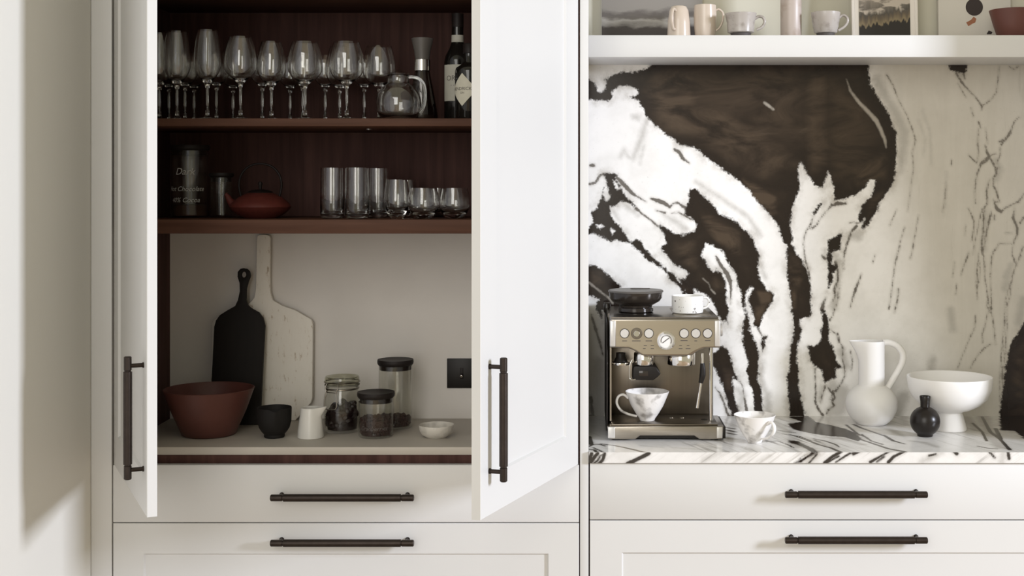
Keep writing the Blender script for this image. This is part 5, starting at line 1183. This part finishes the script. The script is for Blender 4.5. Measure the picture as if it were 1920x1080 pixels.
# bean hopper
YH = 0.17; hpx = lx(1192) * (D + YM + YH) / (D + YM) + (mxc * (D + YM + YH) / (D + YM) - mxc)
hx = PX(1192, YM + YH) - mxc
zl = PZ(547, YM + YH) - zt
zb2 = zh1 + 0.003
MB().lathe([(0, zb2), (0.046, zb2), (0.050, zb2 + 0.003), (0.050, zb2 + 0.012), (0.047, zb2 + 0.014), (0, zb2 + 0.014)], 44, Matrix.Translation((hx, YH, 0))).build('hopper_collar', 'smoke', cm, smooth=40)
MB().lathe([(0, zb2 + 0.0142), (0.046, zb2 + 0.0142), (0.048, zb2 + 0.020), (0.068, zl - 0.026), (0.075, zl - 0.016), (0.0765, zl), (0, zl)], 48, Matrix.Translation((hx, YH, 0))).build('hopper', 'smoke', cm, smooth=40)
hl_ = MB().lathe([(0, zl + 0.0003), (0.0785, zl + 0.0003), (0.079, zl + 0.003), (0.076, zl + 0.0055), (0.045, zl + 0.006), (0, zl + 0.005)], 48, Matrix.Translation((hx, YH, 0))).build('hopper_lid', 'lidgrey', cm, smooth=35)
MB().box(-0.014, 0.042, -0.002, 0.003, 0, 0.003, 0.001, T=Matrix.Translation((hx, YH + 0.03, zl + 0.0055))).build('lid_grip', 'lidgrey', hl_)

# cups
def mug(name, loc, label, prof_o, prof_i, handle, hr, m, rz=0.0, flat=1.5, foot=None):
    t = thing(name, loc, label, 'mug' if 'mug' in name else 'cup', rz=rz)
    MB().lathe(prof_o + prof_i, 56).build('body', m, t, smooth=45)
    MB().tube(handle, hr, 12, flat=flat).build('handle', m, t, smooth=60)
    if foot: MB().lathe(foot, 40).build('foot_ring', 'ink', t, smooth=40)
    return t
Y = YM + 0.13
mug('espresso_mug', (PX(1289, Y), Y, zt + zh1 + 0.0045), 'squat white speckled mug standing on top of the coffee machine', [(0, 0), (0.041, 0), (0.0435, 0.002), (0.0445, 0.012), (0.0445, 0.048)], [(0.043, 0.049), (0.0415, 0.047), (0.041, 0.008), (0, 0.005)],
    [(0.043, 0, 0.042), (0.056, 0, 0.041), (0.062, 0, 0.030), (0.056, 0, 0.016), (0.043, 0, 0.011)], 0.0033, 'speck', rz=math.radians(8))
Y = YM + 0.055
teacup_o = [(0, 0), (0.019, 0), (0.021, 0.002), (0.022, 0.006), (0.032, 0.020), (0.045, 0.042), (0.055, 0.066), (0.0605, 0.080)]
teacup_i = [(0.0595, 0.081), (0.058, 0.079), (0.0525, 0.064), (0.042, 0.041), (0.029, 0.020), (0, 0.008)]
mug('teacup', (PX(1213.5, Y), Y, zt + tz + 0.0043), 'grey marbled porcelain cup on the drip tray of the coffee machine', teacup_o, teacup_i,
    [(0.053, 0, 0.062), (0.066, 0, 0.072), (0.080, 0, 0.066), (0.084, 0, 0.048), (0.072, 0, 0.028), (0.050, 0, 0.017), (0.029, 0, 0.012)], 0.0036, 'marbled', rz=math.radians(183))
Y = 0.118
mug('teacup', (PX(1415, Y), Y, zt), 'grey marbled porcelain cup standing on the marble worktop', [(r * 0.93, z * 0.93) for r, z in teacup_o], [(r * 0.93, z * 0.93) for r, z in teacup_i],
    [(0.049, 0, 0.056), (0.060, 0, 0.063), (0.072, 0, 0.055), (0.071, 0, 0.038), (0.055, 0, 0.022), (0.033, 0, 0.014)], 0.0036, 'marbled', rz=math.radians(-52))

# white jug
Y = 0.394; k_ = kk(Y)
wj = thing('pitcher', (PX(1634, Y), Y, zt), 'matt white ceramic pitcher with round belly and cylinder neck', 'pitcher')
r_n = 0.0375; H = PZ(639, Y) - zt; zn = PZ(722, Y) - zt
zmid = 0.060
body = [(0, 0), (0.040, 0)]
for i in range(9):
    z = 0.001 + (zmid - 0.001) * i / 8; body.append((0.0745 * math.sqrt(1 - ((zmid - z) / 0.072) ** 2), z))
h2 = (zn - zmid) / 0.864
for i in range(1, 12):
    z = zmid + (zn - zmid) * i / 11; body.append((max(0.0745 * math.sqrt(1 - ((z - zmid) / h2) ** 2), r_n), z))
nz = [zn + 0.003 + (H - zn - 0.006) * i / 9 for i in range(10)]
neck = [(r_n, z) for z in nz] + [(r_n - 0.0005, H), (r_n - 0.003, H)] + [(r_n - 0.0035, z) for z in reversed(nz)] + [(0.066, zmid), (0.04, 0.01), (0, 0.006)]
mbj = MB().lathe(body + neck, 72)
pinch(mbj, math.pi, H - 0.06, 0.029, 0.55).build('body', 'white', wj, smooth=38)
MB().tube([(r_n - 0.004, 0, H - 0.006), (r_n + 0.012, 0, H - 0.005), (r_n + 0.036, 0, H - 0.014), (r_n + 0.053, 0, H - 0.036), (r_n + 0.052, 0, H - 0.062), (r_n + 0.038, 0, H - 0.090), (r_n + 0.018, 0, H - 0.124), (r_n + 0.008, 0, H - 0.140)], 0.0095, 16, flat=1.0).build('handle', 'white', wj, smooth=60)
# footed bowl
Y = 0.302
hb_ = PZ(705, Y) - zt
tag(MB().lathe([(0, 0), (0.046, 0), (0.0475, 0.002), (0.047, 0.008), (0.038, 0.040), (0.0345, 0.050), (0.038, 0.0535), (0.060, 0.060), (0.085, 0.073), (0.104, 0.092), (0.115, 0.118), (0.1185, hb_ - 0.004), (0.1175, hb_), (0.1145, hb_ - 0.001), (0.111, 0.120), (0.098, 0.096), (0.075, 0.077), (0, 0.062)], 80).build('footed_bowl', 'white', None, (PX(1780.5, Y), Y, zt), 30),
    'large matt white ceramic bowl on a conical foot', 'bowl')
# black vase
Y = 0.21
vp = [(0, 0), (0.0205, 0), (0.0215, 0.002), (0.0215, 0.005)]
for i in range(15):
    a = math.radians(-56 + i * (56 + 66) / 14); vp.append((0.0412 * math.cos(a), 0.041 + 0.0412 * math.sin(a)))
vp += [(0.0128, 0.0805), (0.0132, 0.095), (0.0150, 0.109), (0.0145, 0.1105), (0.0125, 0.109), (0.0105, 0.09), (0, 0.085)]
tag(MB().lathe(vp, 56).build('bud_vase', 'blackvase', None, (PX(1734.5, Y), Y, zt), 40), 'small round black bud vase in front of the footed bowl', 'vase')

# ------------------------------------------------------------------ display shelf
zs = ZS + 0.0003
Y0 = 0.506
# seascape canvas
xa, xb = PX(1128, Y0), PX(1317, Y0)
sc_ = thing('painting', ((xa + xb) / 2, Y0, zs), 'small grey seascape canvas leaning at the left end of the shelf', 'painting')
wv = (xb - xa) / 2
MB().box(-wv, wv, -0.002, 0.012, 0, 0.24, 0.001).build('canvas', 'canvas', sc_, rot=(math.radians(-0.4), 0, 0))
MB().box(-wv + 0.0005, wv - 0.0005, -0.0032, -0.0022, 0.0005, 0.2395).build('paint_layer', 'seascape', sc_, smooth=0, rot=(math.radians(-0.4), 0, 0))
Y = 0.40
# upturned blush mug
mug('mug', (PX(1273, Y), Y, zs), 'upturned blush mug with its handle towards the front', [(0, 0.098), (0.018, 0.098), (0.022, 0.096), (0.028, 0.084), (0.0325, 0.05), (0.0345, 0.0)], [(0.0325, 0.0), (0.0305, 0.05), (0.026, 0.082), (0, 0.094)],
    [(0.0275, 0, 0.082), (0.040, 0, 0.086), (0.050, 0, 0.070), (0.050, 0, 0.045), (0.042, 0, 0.028), (0.033, 0, 0.028)], 0.0036, 'pinkmug', rz=math.radians(-118))
mug('mug', (PX(1322, Y), Y, zs), 'upright blush mug with handle to the right', [(0, 0), (0.021, 0), (0.026, 0.003), (0.030, 0.016), (0.0325, 0.04), (0.033, 0.075), (0.0315, 0.100)], [(0.030, 0.101), (0.0285, 0.099), (0.030, 0.074), (0.0295, 0.04), (0.026, 0.014), (0, 0.007)],
    [(0.030, 0, 0.085), (0.040, 0, 0.088), (0.051, 0, 0.078), (0.052, 0, 0.060), (0.044, 0, 0.038), (0.031, 0, 0.026)], 0.0034, 'pinkmug', rz=math.radians(-6))
Y = 0.36
mug('stoneware_cup', (PX(1389, Y), Y, zs), 'low wide grey crackle glazed cup next to the blush mugs', [(0.0, 0.0145), (0.034, 0.0145), (0.038, 0.017), (0.0385, 0.024), (0.040, 0.045), (0.0445, 0.064), (0.0455, 0.071)], [(0.0435, 0.0715), (0.037, 0.045), (0.035, 0.022), (0, 0.019)],
    [(0.041, 0, 0.056), (0.052, 0, 0.062), (0.064, 0, 0.058), (0.068, 0, 0.045), (0.060, 0, 0.031), (0.045, 0, 0.024)], 0.0042, 'greymug', rz=math.radians(-8), foot=[(0, 0), (0.026, 0), (0.030, 0.0142), (0, 0.0142)])
tag(MB().lathe([(0, 0), (0.029, 0), (0.030, 0.002), (0.0305, 0.08), (0.0305, 0.19), (0.029, 0.192), (0.0275, 0.19), (0.0275, 0.01), (0, 0.008)], 48).build('cylinder_vase', 'vaseglaze', None, (PX(1483, 0.38), 0.38, zs), 45), 'tall streaky pink cylinder vase between the two grey cups', 'vase')
mug('stoneware_cup', (PX(1548, Y), Y, zs), 'tapered grey ringed cup left of the white framed print', [(0.0, 0.0145), (0.030, 0.0145), (0.033, 0.017), (0.0355, 0.03), (0.0365, 0.031), (0.038, 0.045), (0.0388, 0.046), (0.0415, 0.070), (0.042, 0.074)], [(0.040, 0.0745), (0.036, 0.045), (0.031, 0.022), (0, 0.019)],
    [(0.038, 0, 0.058), (0.048, 0, 0.065), (0.059, 0, 0.060), (0.062, 0, 0.047), (0.053, 0, 0.033), (0.036, 0, 0.022)], 0.0040, 'greymug', rz=math.radians(-10), foot=[(0, 0), (0.023, 0), (0.027, 0.0142), (0, 0.0142)])
# framed print
Yp = 0.43; xa, xb = PX(1598, Yp), PX(1722, Yp)
fp = thing('framed_print', ((xa + xb) / 2, Yp, zs), 'white framed print of a dark wooded hillside', 'picture')
wv = (xb - xa) / 2; R_ = (math.radians(-4), 0, 0); Hf = 0.30
ip0, ip1 = PX(1612, Yp) - (xa + xb) / 2, PX(1708, Yp) - (xa + xb) / 2
for x0_, x1_, z0_, z1_ in ((-wv, -wv + 0.008, 0, Hf), (wv - 0.008, wv, 0, Hf), (-wv + 0.0081, wv - 0.0081, 0, 0.008), (-wv + 0.0081, wv - 0.0081, Hf - 0.008, Hf)):
    MB().box(x0_, x1_, 0, 0.016, z0_, z1_, 0.0008).build('frame_bar', 'whiteframe', fp, rot=R_)
MB().box(-wv + 0.008, wv - 0.008, 0.006, 0.012, 0.008, Hf - 0.008).build('mount', 'whiteframe', fp, smooth=0, rot=R_)
MB().box(ip0, ip1, 0.0045, 0.0058, 0.012, 0.24).build('print', 'hillside', fp, smooth=0, rot=R_)
# canvas with disc
Yc = 0.49; xa, xb = PX(1760, Yc), PX(1896, Yc)
cd = thing('canvas_print', ((xa + xb) / 2, Yc, zs), 'pale grey canvas with a black disc, leaning behind the red bowl', 'picture')
wv = (xb - xa) / 2; R_ = (math.radians(-2), 0, 0)
MB().box(-wv, wv, 0, 0.018, 0, 0.26, 0.001).build('canvas', 'canvas', cd, rot=R_)
kx = kk(Yc)
def cpt(px, py): return (PX(px, Yc) - (xa + xb) / 2, PZ(py, Yc) - zs)
dx, dz = cpt(1827.5, 13)
MB().cyl((dx, 0.0005, dz), (dx, -0.0006, dz), 16.2 / kx, 40).build('disc', 'discink', cd, rot=R_)
MB().prism([cpt(1812, 42), cpt(1816, 49), cpt(1824, 44), cpt(1829, 42), cpt(1831, 35), cpt(1826, 31), cpt(1821, 37)], 0.0005, -0.0006).build('figure_shape', 'rustink', cd, rot=R_)
MB().prism([cpt(1850, 64), cpt(1859, 64), cpt(1861, 60), cpt(1854, 57)], 0.0005, -0.0006).build('figure_shape', 'discink', cd, rot=R_)
Y = 0.375
tag(MB().lathe([(0, 0), (0.040, 0), (0.044, 0.003), (0.056, 0.04), (0.068, 0.082), (0.067, 0.083), (0.0655, 0.081), (0.053, 0.04), (0.040, 0.009), (0, 0.007)], 56).build('tapered_bowl', 'terracotta', None, (PX(1900, Y), Y, zs), 45), 'dark red tapered bowl at the right end of the display shelf', 'bowl')
